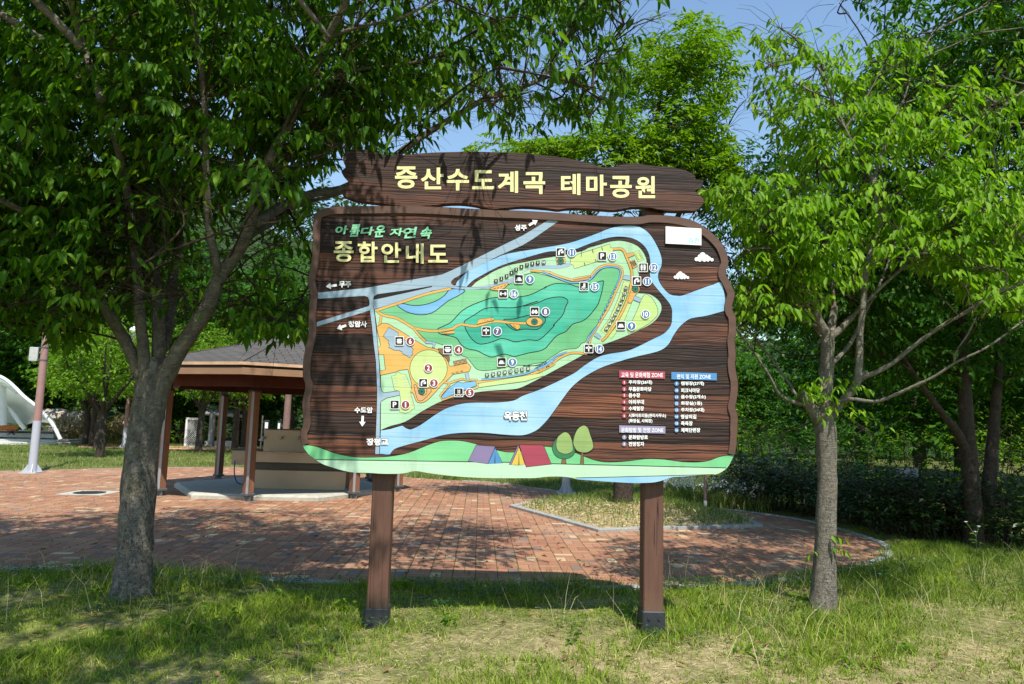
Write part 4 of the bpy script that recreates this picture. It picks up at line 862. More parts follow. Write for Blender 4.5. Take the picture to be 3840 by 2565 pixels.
for i in range(9):
    x, y = 805 - i*22, 790 + i*46
    pl(G_([(x-8,y-16),(x+10,y-10),(x+2,y+16),(x-16,y+10)]), 'stream', 1.6)
pth(G_([(600,1215),(545,1290),(490,1400)]), 4.5, 'stream')
pth(G_([(780,345),(860,340),(905,368),(930,430),(960,500),(985,570),(995,640),(985,740),(960,870),(900,1020),(830,1150),(760,1260),(690,1350),(650,1380)]), 8)
pl(smooth(G_([(1000,770),(1040,755),(1078,775),(1075,820),(1020,880),(990,950),(945,935)]), 2, True), 'orange', 1.4)
pl(G_([(930,395),(1010,385),(1020,415),(945,445)]), 'orange', 1.4); pl(G_([(975,480),(1020,465),(1055,540),(1005,565)]), 'orange', 1.4); pl(G_([(985,490),(1020,475),(1045,525),(1010,540)]), 'brown', 1.6)
pl(G_([(905,640),(980,650),(975,700),(890,685)]), 'road', 1.2); pl(G_([(1025,870),(1105,910),(1085,950),(1005,915)]), 'road', 1.2); pl(G_([(590,1290),(645,1330),(625,1365),(565,1325)]), 'road', 1.2)
pl(G_([(345,690),(510,655),(505,690),(355,715)]), 'tan', 1.4); pl(G_([(135,450),(235,435),(245,500),(150,520)]), 'orange', 1.4)
pl(E_(circ(1957, 460, 98, 28, 55)), 'orange')
for q in ([(1280,490),(1300,430),(1475,410),(1478,445),(1400,460)], [(1665,480),(1780,490),(1792,530),(1760,555),(1700,520)], [(860,590),(1015,560),(1015,598),(862,607)]): pl(E_(q), 'orange', 1.6)
for x, y in ((1372,438),(1408,442),(1448,432),(1708,500),(1722,510),(1730,522),(875,594),(895,598),(918,594)): pl(E_(circ(x, y, 6, 8)), 'brown', 0)
pl(smooth(E_([(1435,65),(1640,0),(1620,50),(1560,85),(1500,92)]), 3, True), 'orange', 1.6)
for x, y in ((1490,72),(1528,62),(1570,48),(1608,32)): pl(E_([(x-13,y-2),(x+11,y-9),(x+13,y+1),(x-11,y+8)]), 'brown', 0)
for a, b in (((430,340),(420,430)),((545,345),(555,385)),((650,320),(665,355)),((455,495),(465,530)),((580,455),(590,490))):
    stroke(mb, G_([a, b]), 1.6, lay(), 1)
mb.build('path_painting', [K[q] for q in kk], panel, recalc=False)
for u, v in (E_([(632,1278)]) + E_([(1957,460)]) + G_([(187,480)]) + G_([(1032,797)])):
    m2 = MB(); r = 12.0; m2.flat(onto(circ(u, v, r, 16), lay()), 0); o = lay()
    stroke(m2, circ(u, v, r, 16), 1.4, o, 1, True)
    for i in range(8): stroke(m2, [(u, v), (u + r*math.cos(i*PI/4+.2), v + r*math.sin(i*PI/4+.2))], 1.1, lay(), 1)
    m2.build('parasol_painting', [K['umb'], K['black']], panel, recalc=False)
# green band, tents, trees, clouds at the bottom
TOPB = C_([(33,1236),(90,1240),(160,1255),(300,1305),(450,1335),(600,1338),(750,1330),(900,1300),(1050,1240),(1150,1207),(1250,1200),(1350,1207),(1450,1230),(1600,1275),(1720,1297)]) + D_([(0,1285),(90,1258),(180,1250),(300,1265),(400,1290),(500,1330),(600,1365),(700,1378),(850,1370),(1000,1352),(1150,1355),(1300,1375),(1430,1378),(1520,1365),(1600,1335),(1680,1322),(1725,1320)])
MID = C_([(140,1357),(1829,1381)]) + D_([(240,1391),(1660,1425)])
bot_s = smooth(BOT, 3)
o1 = lay(); mb = MB()
mb.flat(onto(smooth(TOPB, 3) + [q for q in bot_s], o1), 0); o2 = lay()
low = [q for q in bot_s if q[1] > 1724]
mb.flat(onto(MID + low, o2), 1); stroke(mb, MID, 3.2, lay(), 3); stroke(mb, smooth(TOPB, 3), 2.2, lay(), 3)
BL = D_([(430,1507),(1560,1479)]); lowb = [q for q in bot_s if 2157 < q[0] < 2678]
mb.flat(onto(BL + lowb, lay()), 2); stroke(mb, BL, 2.6, lay(), 3)
mb.build('meadow_painting', [K['band_green'], K['band_pale'], K['river'], K['black']], panel, recalc=False)
painted('tent_painting', panel, [(C_([(1450,1238),(1605,1250),(1545,1392),(1383,1370)]), 'violet', 2), (C_([(1605,1262),(1665,1385),(1545,1392)]), 'zblue', 2), (C_([(1604,1290),(1606,1388),(1598,1388)]), 'black', 0)])
painted('tent_painting', panel, [(C_([(1800,1235)]) + D_([(168,1237),(235,1395),(28,1418)]), 'tent_red', 2.4), (C_([(1795,1245),(1720,1400),(1790,1402)]) + D_([(20,1400)]), 'tent_yellow', 2), (C_([(1790,1240),(1800,1250),(1735,1400),(1718,1398)]), 'violet', 1.6), (C_([(1798,1290),(1802,1402),(1794,1402)]), 'black', 0)])
painted('tree_painting', panel, [(D_([(312,1392),(325,1335),(348,1335),(356,1390)]), 'brown', 1.6), (S2(D_([(240,1265),(262,1200),(300,1180),(400,1210),(420,1250),(425,1300),(390,1340),(330,1352),(270,1330)])), 'leafdark', 2), (S2(D_([(282,1180),(310,1150),(345,1132),(380,1150),(402,1200),(410,1250),(405,1290),(350,1312),(290,1290),(272,1240)])), 'leafpale', 2)])
painted('tree_painting', panel, [(D_([(468,1395),(480,1290),(494,1290),(498,1395)]), 'brown', 1.6), (S2(D_([(405,1230),(420,1150),(440,1160),(430,1250)])), 'leafdark', 1.4), (S2(D_([(420,1250),(412,1210),(430,1140),(455,1100),(495,1078),(530,1095),(550,1150),(575,1230),(570,1270),(520,1300),(450,1290)])), 'leafpale', 2)])
for (x0, y0, x1, y1) in ((1795,1137,2007,1237),(1577,1338,1750,1420)):
    cx, cy_, w, h = (x0+x1)/2, (y0+y1)/2, x1-x0, y1-y0; cl = []
    for fx, fy, fr in ((-.38,.22,.13),(-.2,-.02,.17),(-.08,-.2,.19),(.1,-.02,.15),(.22,.15,.14),(.38,.28,.11),(0,.25,.15),(.18,.32,.1),(-.22,.3,.12)):
        cl.append((B_(circ(cx + fx*w, cy_ + fy*h, fr*w*.75, 16)), 'white', 0))
    painted('cloud_painting', panel, cl)
mb = MB(); q = B_([(1493,870),(1866,893),(1866,1067),(1493,1048)])
mb.prism([yoff(P(*a, YP), .018) for a in q], .012); mb.build('plaque', [K['white']], panel)
plq = [c for c in panel.children if c.name.startswith('plaque')][0]
# ---- lettering
def glyphs(txt, bold=0.0):
    c = bpy.data.curves.new('txt', 'FONT'); c.body = txt; c.offset = bold; c.resolution_u = 3
    o = bpy.data.objects.new('txt', c); COL.objects.link(o); bpy.context.view_layer.update()
    me = bpy.data.meshes.new_from_object(o.evaluated_get(bpy.context.evaluated_depsgraph_get()))
    v = [(q.co.x, q.co.y) for q in me.vertices]; f = [tuple(p.vertices) for p in me.polygons]
    bpy.data.objects.remove(o); bpy.data.curves.remove(c); bpy.data.meshes.remove(me)
    return v, f
def write(mb, txt, box, off, mi=0, bold=0.02, slant=0.0, tilt=0.0):
    """letters fitted into a box on the panel: (u0, v0, u1, v1) photo pixels"""
    v, f = glyphs(txt, bold)
    if not v: return
    x0 = min(q[0] for q in v); x1 = max(q[0] for q in v); y0 = min(q[1] for q in v); y1 = max(q[1] for q in v)
    u0, v0, u1, v1 = box; out = []
    for x, y in v:
        a = (x - x0) / (x1 - x0); b = (y - y0) / (y1 - y0)
        out.append(yoff(P(u0 + a*(u1-u0) + slant*(b-.5)*(v1-v0), v1 - b*(v1-v0) + tilt*(a-.5)*(u1-u0), YP), off))
    mb.add(out, f, mi)
def bx(z, x0, y0, x1, y1):
    a, b = z([(x0, y0), (x1, y1)]); return (*a, *b)
def lettering(name, parent, rows, key, edge=0.0, thick=True):
    mb = MB(); o0 = 0.0078 if parent is not title_board else 0.001
    for txt, box, bold in rows:
        if edge: write(mb, txt, (box[0]-edge, box[1]-edge, box[2]+edge, box[3]+edge), o0, 1, bold + .035)
        write(mb, txt, box, o0 + .0004, 0, bold)
    return mb.build(name, [K[key], K['black']], parent, recalc=False)
T = [('증',A_,1010,235,1243,468),('산',A_,1280,248,1518,475),('수',A_,1550,262,1785,488),('도',A_,1818,275,2050,475),('계',A_,2085,285,2300,512),
     ('곡',B_,8,295,235,525),('테',B_,402,312,605,535),('마',B_,665,322,882,545),('공',B_,917,335,1143,565),('원',B_,1182,338,1388,568)]
lettering('lettering', title_board, [(t, bx(z, *r), .028) for t, z, *r in T], 'cream', 1.6)
T = [('종',370,1022,578,1238),('합',622,1025,828,1242),('안',868,1035,1075,1247),('내',1125,1045,1310,1257),('도',1357,1058,1563,1245)]
lettering('lettering', panel, [(t, bx(A_, *r), .022) for t, *r in T], 'cream', 1.4)
mb = MB()
for t, x0, y0, x1, y1 in (('아',385,860,520,950),('름',540,845,645,975),('다',655,872,790,960),('운',800,855,908,980),('자',958,885,1095,968),('연',1092,875,1235,990),('속',1280,868,1397,1000)):
    write(mb, t, bx(A_, x0, y0, x1, y1), .0082, 0, .03, .22, -.06)
mb.build('lettering', [K['mint']], panel, recalc=False)
for row_ in [('무주', bx(A_, 425, 1440, 553, 1506), .035), ('성주', (1930, 843, 1975, 866), .035), ('청암사', bx(C_, 407, 226, 558, 277), .035),
    ('수도암', bx(C_, 457, 929, 606, 977), .035), ('장평교', bx(C_, 554, 1183, 734, 1241), .035), ('옥동천', (1890, 1542, 1976, 1577), .035)]: lettering('lettering', panel, [row_], 'white', 1.5)
mb = MB()
def arrow(mb, a, b, w=9.0, h=24.0):
    a, b = np.array(a, float), np.array(b, float); t = (b - a) / np.linalg.norm(b - a); n = np.array((-t[1], t[0])); m = b - t*h*.75
    mb.flat(onto([a+n*w/2, m+n*w/2, m+n*h/2, b, m-n*h/2, m-n*w/2, a-n*w/2], .0085))
for z, a, b in ((A_, (403,1482), (288,1497)), (B_, (65,855), (158,802)), (C_, (390,263), (312,290)), (C_, (525,1000), (520,1088))):
    arrow(mb, *z([a, b])); mb.build('arrow_painting', [K['white']], panel, recalc=False); mb = MB()
mb = MB(); write(mb, '김천', bx(B_, 1725, 988, 1845, 1048), .0184, 0, .02, .1); write(mb, 'together', bx(B_, 1560, 1003, 1705, 1046), .0184, 1, 0.0)
mb.build('lettering', [K['lblue'], K['faint']], plq, recalc=False)
# ---- pictograms, number badges, pitch numbers, legend
def badge(u, v, num, key, r=17.0):
    o = .0085; mb = MB(); s_ = onto(circ(u, v, r, 22), o)
    mb.flat(s_, 0); mb.flat(onto(circ(u, v, r*.86, 22), o + .0002), 1)
    w = r * (.30 if num == '1' else .62 if len(num) == 1 else .85 if num == '11' else 1.05)
    write(mb, num, (u - w/2, v - r*.58, u + w/2, v + r*.58), o + .0004, 0, .03)
    mb.build('number_badge', [K['white'], K[key]], panel, recalc=False)
def rrect(u, v, h, r=3.5):
    o = []
    for sx, sy, a in ((1,-1,-PI/2),(1,1,0),(-1,1,PI/2),(-1,-1,PI)):
        for i in range(4): o.append((u + sx*(h-r) + r*math.cos(a + i*PI/6), v + sy*(h-r) + r*math.sin(a + i*PI/6)))
    return o
PIC = {
 'tap': [[(-9,11),(-9,-3),(-3,-10),(4,-9),(4,-5),(-2,-3),(-4,2),(-4,11)], circ(4,-9,3,10), [(3,-4),(10,-6),(11,3),(6,3)], [(0,-2),(6,2),(9,4),(2,4)]],
 'tent': [[(-12,7),(-6,-6),(5,-6),(9,7)], [(6,-6),(12,7),(10,7)]],
 'house': [[(-11,-3),(-6,-8),(6,-8),(11,-3)], [(-8,-2),(8,-2),(8,1),(-8,1)], [(-11,4),(-9,1),(9,1),(11,4)], [(-8,5),(8,5),(8,9),(-8,9)]],
 'stage': [[(-10,-9),(10,-9),(7,-5),(-7,-5)], [(-12,-3),(12,-3),(10,4),(5,9),(-5,9),(-10,4)]],
 'post': [[(-2,-11),(2,-11),(2,11),(-2,11)], [(-11,-6),(9,-6),(12,-3),(9,0),(-11,0)]],
 'ladder': [[(-4,-11),(-2,-11),(-2,5),(-4,5)], [(3,-11),(5,-11),(5,5),(3,5)], [(-3,-7),(4,-7),(4,-5),(-3,-5)], [(-3,-2),(4,-2),(4,0),(-3,0)], [(-12,6),(-6,9),(0,6),(6,9),(12,6),(12,9),(6,12),(0,9),(-6,12),(-12,9)]],
 'bino': [circ(-6,3,5.5,14), circ(6,3,5.5,14), [(-8,-6),(-3,-6),(-2,2),(-10,2)], [(3,-6),(8,-6),(10,2),(2,2)], [(-3,-3),(3,-3),(3,1),(-3,1)]],
 'bell': [[(-7,-1.5),(7,-1.5),(7,1.5),(-7,1.5)], [(-9,-7),(-6,-7),(-6,7),(-9,7)], [(6,-7),(9,-7),(9,7),(6,7)], [(-12,-4),(-9,-4),(-9,4),(-12,4)], [(9,-4),(12,-4),(12,4),(9,4)]],
 'foot': [[(-2,-11),(5,-11),(5,0),(6,4),(-9,5),(-8,2),(-2,-2)], [(-12,7),(-6,10),(0,7),(6,10),(12,7),(12,9),(6,12),(0,9),(-6,12),(-12,9)]],
 'toilet': [circ(-6,-8,3,10), [(-10,-4),(-2,-4),(-3,3),(-4,11),(-8,11),(-9,3)], circ(6,-8,3,10), [(2,-4),(10,-4),(9,3),(8,11),(4,11),(3,3)], [(-.8,-11),(.8,-11),(.8,11),(-.8,11)]],
 'park': []}
def picto(u, v, kind):
    o = .0085; mb = MB(); mb.flat(onto(rrect(u, v, 17.2), o), 0); mb.flat(onto(rrect(u, v, 15.0, 3), o + .0002), 1)
    for s_ in PIC[kind]: mb.flat(onto([(u+x, v+y) for x, y in s_], o + .0004), 0)
    if kind == 'park': write(mb, 'P', (u-7, v-10, u+7, v+10), o + .0004, 0, .03)
    if kind in ('stage',): stroke(mb, [(u+6*math.cos(a), v-3+7*math.sin(a)) for a in np.linspace(0, PI, 9)], 1.0, o + .0006, 1)
    mb.build('pictogram', [K['white'], K['black']], panel, recalc=False)
for z, x, y, kind, bxx, byy, num, key in (
    (E_,1588,132,'bell',1715,134,'16','blue'), (E_,1958,340,'bino',2086,343,'8','purple'), (E_,1390,572,'post',1522,574,'7','purple'), (E_,370,687,'house',498,690,'6','red'),
    (E_,938,788,'stage',1065,790,'4','red'), (E_,1572,935,'tent',1698,937,'9','blue'), (E_,650,1180,'tap',776,1182,'3','red'), (E_,1067,1291,'ladder',1197,1293,'5','red'), (E_,315,1434,'park',443,1436,'1','red'),
    (E_,None,0,None,711,1005,'2','red'), (G_,187,382,'tap',312,387,'11','blue'), (G_,657,425,'park',774,430,'13','blue'), (G_,1118,554,'toilet',1238,556,'12','blue'), (G_,1044,708,'tap',1165,712,'11','blue'),
    (G_,450,768,'foot',572,772,'15','blue'), (G_,868,1210,'tent',988,1216,'9','blue'), (G_,None,0,None,1146,1082,'10','blue'), (G_,504,1470,'post',625,1475,'14','blue'), (B_,-40,1418,'tent',75,1420,'9','blue')):
    if kind: picto(*z([(x, y)])[0], kind)
    badge(*z([(bxx, byy)])[0], num, key)
nums = list(zip(range(1, 7), A_([(2068,1437),(2125,1412),(2180,1387),(2230,1353),(2280,1318),(2335,1290)]))) + list(zip(range(7, 11), B_([(45,1270),(100,1255),(158,1247),(220,1242)]))) + \
    list(zip(range(11, 20), G_([(925,787),(910,845),(888,905),(862,962),(836,1022),(806,1083),(775,1138),(740,1192),(705,1247)]))) + list(zip(range(27, 19, -1), E_([(1400,1088),(1470,1078),(1540,1066),(1607,1055),(1675,1044),(1745,1032),(1812,1022),(1882,1012)])))
for lo_, hi_ in ((1, 10), (11, 19), (20, 27)):
    mb = MB()
    for n_, (u, v) in nums:
        if not lo_ <= n_ <= hi_: continue
        o = .0085; h = 6.8; ro = 0.5 if 11 <= n_ <= 19 else -0.12; ca, sa = math.cos(ro), math.sin(ro)
        mb.flat(onto([(u + x*ca - y*sa, v + x*sa + y*ca) for x, y in ((-h,-h),(h,-h),(h,h),(-h,h))], o), 1)
        w = 2.4 if n_ == 1 else 4.5 if n_ < 10 else 9.0
        write(mb, str(n_), (u-w/2, v-4.6, u+w/2, v+4.6), o + .0003, 0, .03)
    mb.build('pitch_lettering', [K['white'], K['black']], panel, recalc=False)
def legend(head, hb, tb, key, bkey, items, bx_x):
    mb = MB(); o = .0085; x0, y0, x1, y1 = hb
    mb.flat(onto(D_([(x0,y0),(x1,y0+9),(x1,y1),(x0,y1-9)]), o), 1); write(mb, head, bx(D_, *tb), o + .0003, 0, .012)
    for num, txt, y, xt in items:
        if num:
            u, v = D_([(bx_x, y)])[0]; mb.flat(onto(circ(u, v, 8.4, 16), o), 2); w = 2.2 if num == '1' else 4.2 if len(num) == 1 else 8
            write(mb, num, (u-w/2, v-4.6, u+w/2, v+4.6), o + .0003, 0, .02)
        write(mb, txt, bx(D_, bx_x + 35, y-18, xt, y+18), o + .0003, 0, .03)
    mb.build('legend', [K['white'], K[key], K[bkey]], panel, recalc=False)
legend('교육 및 문화체험 ZONE', (787,630,1160,698), (803,645,1143,688), 'zred', 'zred', [('1','주차장(26대)',728,1055),('2','무흘문화마당',782,1050),('3','음수장',833,957),('4','야외무대',887,988),('5','수체험장',940,988),('6','시화아트리움(관리사무소)',1000,1168),('','(화장실, 샤워장)',1043,1057)], 828)
legend('문화탐방 및 전망 ZONE', (787,1078,1163,1145), (803,1096,1145,1136), 'zlilac', 'zlilac', [('7','문화탐방로',1175,1020),('8','전망정자',1230,990)], 828)
legend('편익 및 지원 ZONE', (1212,643,1582,711), (1256,660,1533,700), 'zblue', 'zblue', [('9','캠핑장(27개)',738,1478),('10','피크닉마당',793,1443),('11','음수장(2개소)',847,1492),('12','화장실(1동)',900,1462),('13','주차장(34대)',953,1480),('14','명상의길',1007,1415),('15','족욕장',1062,1385),('16','체력단련장',1117,1447)], 1255)
# ================================================================== PLACES BEYOND THE SIGN
M_roofwood = M_plain('roof_wood', lin(146, 114, 88), .6, .3, 0, .12, 3, .2, (1, 1, 8)); M_trim = M_plain('eave_trim', lin(196, 160, 128), .5, .4)
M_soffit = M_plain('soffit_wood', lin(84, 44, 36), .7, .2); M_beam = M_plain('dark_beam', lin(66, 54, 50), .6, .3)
M_pwood = M_plain('pavilion_wood', lin(124, 88, 66), .6, .3, 0, .2, 2, .3, (12, 12, 1)); M_steel = M_plain('grey_steel', lin(150, 152, 156), .45, .5, .3, .06); M_dsteel = M_plain('dark_steel', lin(92, 96, 102), .5, .5, .3)
M_conc = M_plain('concrete', lin(172, 170, 158), .9, .2, 0, .15, 9, .3); M_bronze = M_plain('bronze_sheet', lin(164, 148, 128), .35, .5, .25, .08, 2); M_recess = M_plain('dark_recess', lin(70, 66, 56), .5, .4)
M_white = M_plain('white_coat', lin(214, 216, 218), .45, .5, 0, .05, 3); M_lampw = M_plain('lamp_white', lin(168, 174, 184), .4, .5, 0, .05); M_lampb = M_plain('lamp_brown', lin(150, 118, 112), .4, .5, 0, .08); M_hose = M_plain('blue_hose', lin(30, 60, 130), .5)
def shingles():
    t = NT('grey_shingles'); co = t.n.new('ShaderNodeUVMap'); co.uv_map = 'UVMap'
    b = t.n.new('ShaderNodeTexBrick'); t.l.new(co.outputs[0], b.inputs['Vector']); b.inputs['Scale'].default_value = 1.0
    b.inputs['Brick Width'].default_value = .30; b.inputs['Row Height'].default_value = .115; b.inputs['Mortar Size'].default_value = .010; b.inputs['Mortar Smooth'].default_value = .3
    b.inputs['Color1'].default_value = lin(82, 79, 75); b.inputs['Color2'].default_value = lin(95, 91, 86); b.inputs['Mortar'].default_value = lin(24, 23, 24)
    t.bump(b.outputs['Fac'], -.6, .01); return t.done(b.outputs['Color'], .9, .15)
PC = Vector((-4.1, 14.85, 0))
gaz = thing('pavilion', 'octagonal pavilion with a low grey shingle roof on brown posts, left behind the sign', 'pavilion', PC)
def oct_(r, z, off=271.5, n=8): return [PC + Vector((r*math.cos(math.radians(off + 360/n*i)), r*math.sin(math.radians(off + 360/n*i)), z)) for i in range(n)]
mb = MB(); ring = oct_(2.98, 2.44); cap = oct_(.16, 3.19)
mb.add(ring + cap, [(i, (i+1) % 8, 8+(i+1) % 8, 8+i) for i in range(8)]); mb.add(cap, [tuple(range(8))])
roof = mb.build('roof', [shingles()], gaz, recalc=False); uv = roof.data.uv_layers.new(name='UVMap')
for p in roof.data.polygons:
    if len(p.vertices) != 4: continue
    a, b_, c, d = [roof.data.vertices[v].co for v in p.vertices]; e = (b_ - a).normalized(); upv = ((c + d)/2 - (a + b_)/2).normalized()
    for li in p.loop_indices:
        w = roof.data.vertices[roof.data.loops[li].vertex_index].co - a; uv.data[li].uv = (w.dot(e), w.dot(upv))
mb = MB()
for i in range(8): mb.tube([ring[i] + Vector((0, 0, .005)), cap[i] + Vector((0, 0, .005))], .012, 5)
mb.build('ridge', [M_beam], roof)
mb = MB(); mb.tube([PC + Vector((0,0,3.17)), PC + Vector((0,0,3.21)), PC + Vector((0,0,3.26))], [.2,.17,.03], 8, smooth=False); mb.build('finial', [M_steel], roof)
def band(name, r, z0, z1, mat, thick=.04):
    m = MB(); a, b_, c, d = oct_(r, z0), oct_(r, z1), oct_(r - thick, z0), oct_(r - thick, z1); v = a + b_ + c + d
    f = []
    for i in range(8):
        j = (i+1) % 8; f += [(i, j, 8+j, 8+i), (16+i, 24+i, 24+j, 16+j), (i, 16+i, 16+j, j), (8+i, 8+j, 24+j, 24+i)]
    return m.add(v, f).build(name, [mat], gaz)
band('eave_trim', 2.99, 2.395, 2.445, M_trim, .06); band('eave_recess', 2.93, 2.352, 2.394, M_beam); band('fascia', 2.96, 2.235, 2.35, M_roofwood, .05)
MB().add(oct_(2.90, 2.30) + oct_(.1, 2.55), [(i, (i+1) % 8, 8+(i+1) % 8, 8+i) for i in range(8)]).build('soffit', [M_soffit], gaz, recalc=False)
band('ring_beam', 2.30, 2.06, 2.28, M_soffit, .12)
mb = MB(); PC.y += .45; o_ = oct_(2.26, .10, 240, 6); lo = oct_(2.32, -.02, 240, 6); mid = oct_(2.32, .06, 240, 6); PC.y -= .45
mb.add(lo + mid + o_, [(i, (i+1) % 6, 6+(i+1) % 6, 6+i) for i in range(6)] + [(6+i, 6+(i+1) % 6, 12+(i+1) % 6, 12+i) for i in range(6)]); mb.add(o_, [tuple(range(6))])
mb.build('floor_slab', [M_conc], gaz)
for (u, v) in ((599,1858),(928,1878),(1327,1869),(1492,1843),(1387,1810),(818,1800)):
    p = PZ(u, v); zb = .1 if (p.y > 15.5 and (p.xy - PC.xy).length < 2.2) else .0
    MB().box((p.x, p.y, 1.06), (.15, .15, 1.86), 0, PI/4 + .1, .012).build('post', [M_pwood], gaz); po = [c for c in gaz.children if c.name.startswith('post')][-1]
    for c in gaz.children:
        if c.name.startswith('post') and not c.children: po = c
    f = Vector((p.x*.25 - .02, -1, 0)).normalized(); f = (Matrix.Rotation(.1, 3, 'Z') @ Vector((0, -1, 0)))
    MB().box((p.x + f.x*.098, p.y + f.y*.098, 1.06), (.045, .03, 1.87), 0, .1).build('corner_strip', [M_steel], po)
    MB().box((p.x, p.y, .115), (.19, .19, .05), 0, PI/4 + .1, .01).build('collar', [M_dsteel], po); MB().box((p.x, p.y, 2.0), (.18, .18, .05), 0, PI/4 + .1, .01).build('collar', [M_beam], po)
    MB().box((p.x, p.y, zb + .05), (.12, .12, .10), 0, .1).build('shoe', [M_dsteel], po); MB().box((p.x, p.y, 2.16), (.12, .12, .30), 0, .1).build('top_stub', [M_beam], po)
# wash stand
Yw = 14.35
ws = thing('wash_stand', 'bronze coloured outdoor wash stand with a row of taps under the pavilion roof', 'wash basin', (-3.7, Yw, .10))
x0, x1 = P(952, 1700, Yw).x, P(1300, 1700, Yw).x
MB().box(((x0+x1)/2, Yw + .62, .66), (x1-x0, .06, 1.20), bev=.006).build('back_panel', [M_bronze], ws); MB().box(((x0+x1)/2, Yw + .62, 1.272), (x1-x0+.03, .09, .02)).build('top_rail', [M_recess], ws)
mb = MB(); mb.box(((x0+x1)/2, Yw + .03, .715), (x1-x0, .06, .19), bev=.006); mb.box(((x0+x1)/2, Yw + .55, .715), (x1-x0, .05, .19)); mb.box(((x0+x1)/2, Yw + .30, .635), (x1-x0, .5, .03))
for xx in (x0+.02, x1-.02): mb.box((xx, Yw + .3, .715), (.04, .5, .185))
mb.build('basin', [M_bronze], ws); MB().box(((x0+x1)/2, Yw - .002, .818), (x1-x0+.02, .085, .018)).build('basin_rim', [M_trim], ws)
MB().box(((x0+x1)/2, Yw + .10, .545), (x1-x0-.02, .03, .15)).build('recess_panel', [M_recess], ws); MB().box(((x0+x1)/2, Yw + .05, .285), (x1-x0, .07, .37), bev=.006).build('pedestal', [M_bronze], ws)
for u in (990, 1057, 1122):
    p = P(u, 1640, Yw + .59); mb = MB(); mb.tube([p, p + Vector((0, -.09, 0))], .018, 8); mb.tube([p + Vector((0,-.075,.0)), p + Vector((0,-.085,-.05))], .013, 8); mb.box(p + Vector((.02, -.06, .03)), (.07, .015, .012))
    mb.build('tap', [M_steel], ws)
mb = MB(); a, b_ = P(868, 1720, Yw + .75).x, x0 - .12; mb.box(((a+b_)/2, Yw + 1.0, .66), (b_-a, .5, .30), bev=.01); mb.build('side_trough', [M_bronze], ws); MB().box(((a+b_)/2, Yw + 1.0, .825), (b_-a+.04, .55, .025)).build('trough_rim', [M_recess], ws)
mb = MB(); pm = Vector((a + .25, Yw + .95, 0)); mb.tube([pm + Vector((0,0,.52)), pm + Vector((0,0,.26)), pm + Vector((.05,0,.21)), pm + Vector((.4,0,.21))], .035, 8); mb.build('drain_pipe', [M_recess], ws)
mb = MB(); mb.tube([pm + Vector((.28,0,.83)), pm + Vector((.28,0,1.55))], .016, 8); mb.tube([pm + Vector((.24,0,1.02)), pm + Vector((.32,0,1.02))], .03, 8); mb.build('supply_pipe', [M_white], ws)
mb = MB(); mb.tube(smooth([pm + Vector((.28,-.05,1.0)), pm + Vector((.12,-.1,.95)), pm + Vector((-.02,-.12,.84))], 4), .012, 6); mb.build('hose', [M_hose], ws); mb = MB(); mb.tube(smooth([pm + Vector((-.14,-.3,.6)), pm + Vector((-.13,-.32,.35)), pm + Vector((-.05,-.35,.16)), pm + Vector((.1,-.4,.12))], 4), .012, 6); mb.build('hose', [M_hose], ws)
# drain cover
p = PZ(336, 1849); dc = thing('drain_cover', 'round dark drain cover in a square concrete frame, set in the brick plaza', 'drain cover', p)
mb = MB(); mb.add([(p.x-.42, p.y-.42, .006), (p.x+.42, p.y-.42, .006), (p.x+.42, p.y+.42, .006), (p.x-.42, p.y+.42, .006)], [(0,1,2,3)]); mb.build('frame', [M_conc], dc, recalc=False)
mb = MB(); mb.tube([(p.x, p.y, .004), (p.x, p.y, .014)], .27, 24, smooth=False)
for i in range(-3, 4): mb.box((p.x + i*.07, p.y, .016), (.02, .36, .006))
mb.build('lid', [M_plain('cast_iron', lin(70, 62, 58), .6, .4, .4)], dc)
# lamp posts
def lamp(p, hw, h, r0, r1, label, box=False, cap=True):
    t_ = thing('lamp_post', label, 'lamp post', p); z = p.z
    m = MB(); m.tube([(p.x, p.y, z), (p.x, p.y, z + hw)], [r0, r0 + (r1-r0)*hw/h], 14); m.build('lower_pole', [M_lampw], t_)
    m = MB(); ra = r0 + (r1-r0)*hw/h; m.tube([(p.x, p.y, z + hw), (p.x, p.y, z + h)], [ra, r1], 14); m.build('upper_pole', [M_lampb], t_)
    m = MB(); m.box((p.x, p.y, z + .012), (r0*4.2, r0*4.2, .024))
    for k in range(4):
        a = k*PI/2 + .5; c, s_ = math.cos(a), math.sin(a); n = Vector((-s_, c, 0))*.006; e = Vector((c, s_, 0))
        q = [Vector((p.x, p.y, z + .025)) + e*r0*.9, Vector((p.x, p.y, z + .025)) + e*r0*2.2, Vector((p.x, p.y, z + .22)) + e*r0*.9]
        m.prism([w - n for w in q], .012, axis=(-s_, c, 0))
    m.build('base_plate', [M_lampw], t_)
    if cap:
        m = MB(); m.tube([(p.x, p.y, z + h), (p.x, p.y, z + h + .08)], [r1*1.6, r1*1.3], 12); m.tube([(p.x, p.y, z + h + .08), (p.x, p.y, z + h + .2), (p.x, p.y, z + h + .38), (p.x, p.y, z + h + .5)], [.12, .2, .2, .08], 14); m.build('lantern', [M_white], t_)
    if box:
        m = MB(); m.box((p.x - .235, p.y - .02, z + 2.92), (.19, .13, .35), 0, .35, .01); m.build('control_box', [M_plain('grey_box', lin(172, 176, 172), .5)], t_)
        m = MB()
        for zz in (2.78, 3.10): m.tube([(p.x, p.y, z + zz - .012), (p.x, p.y, z + zz + .012)], .095, 12); m.box((p.x - .11, p.y, z + zz), (.12, .03, .02))
        m.build('strap', [M_dsteel], t_)
    return t_
lamp(PZ(120, 1772), 1.27, 5.4, .098, .07, 'brown and white lamp post with a grey box clamped on it, at the left edge', True)
lamp(PZ(465, 1681, .03), .84, 4.6, .09, .06, 'slim brown and white lamp post standing far across the lawn')
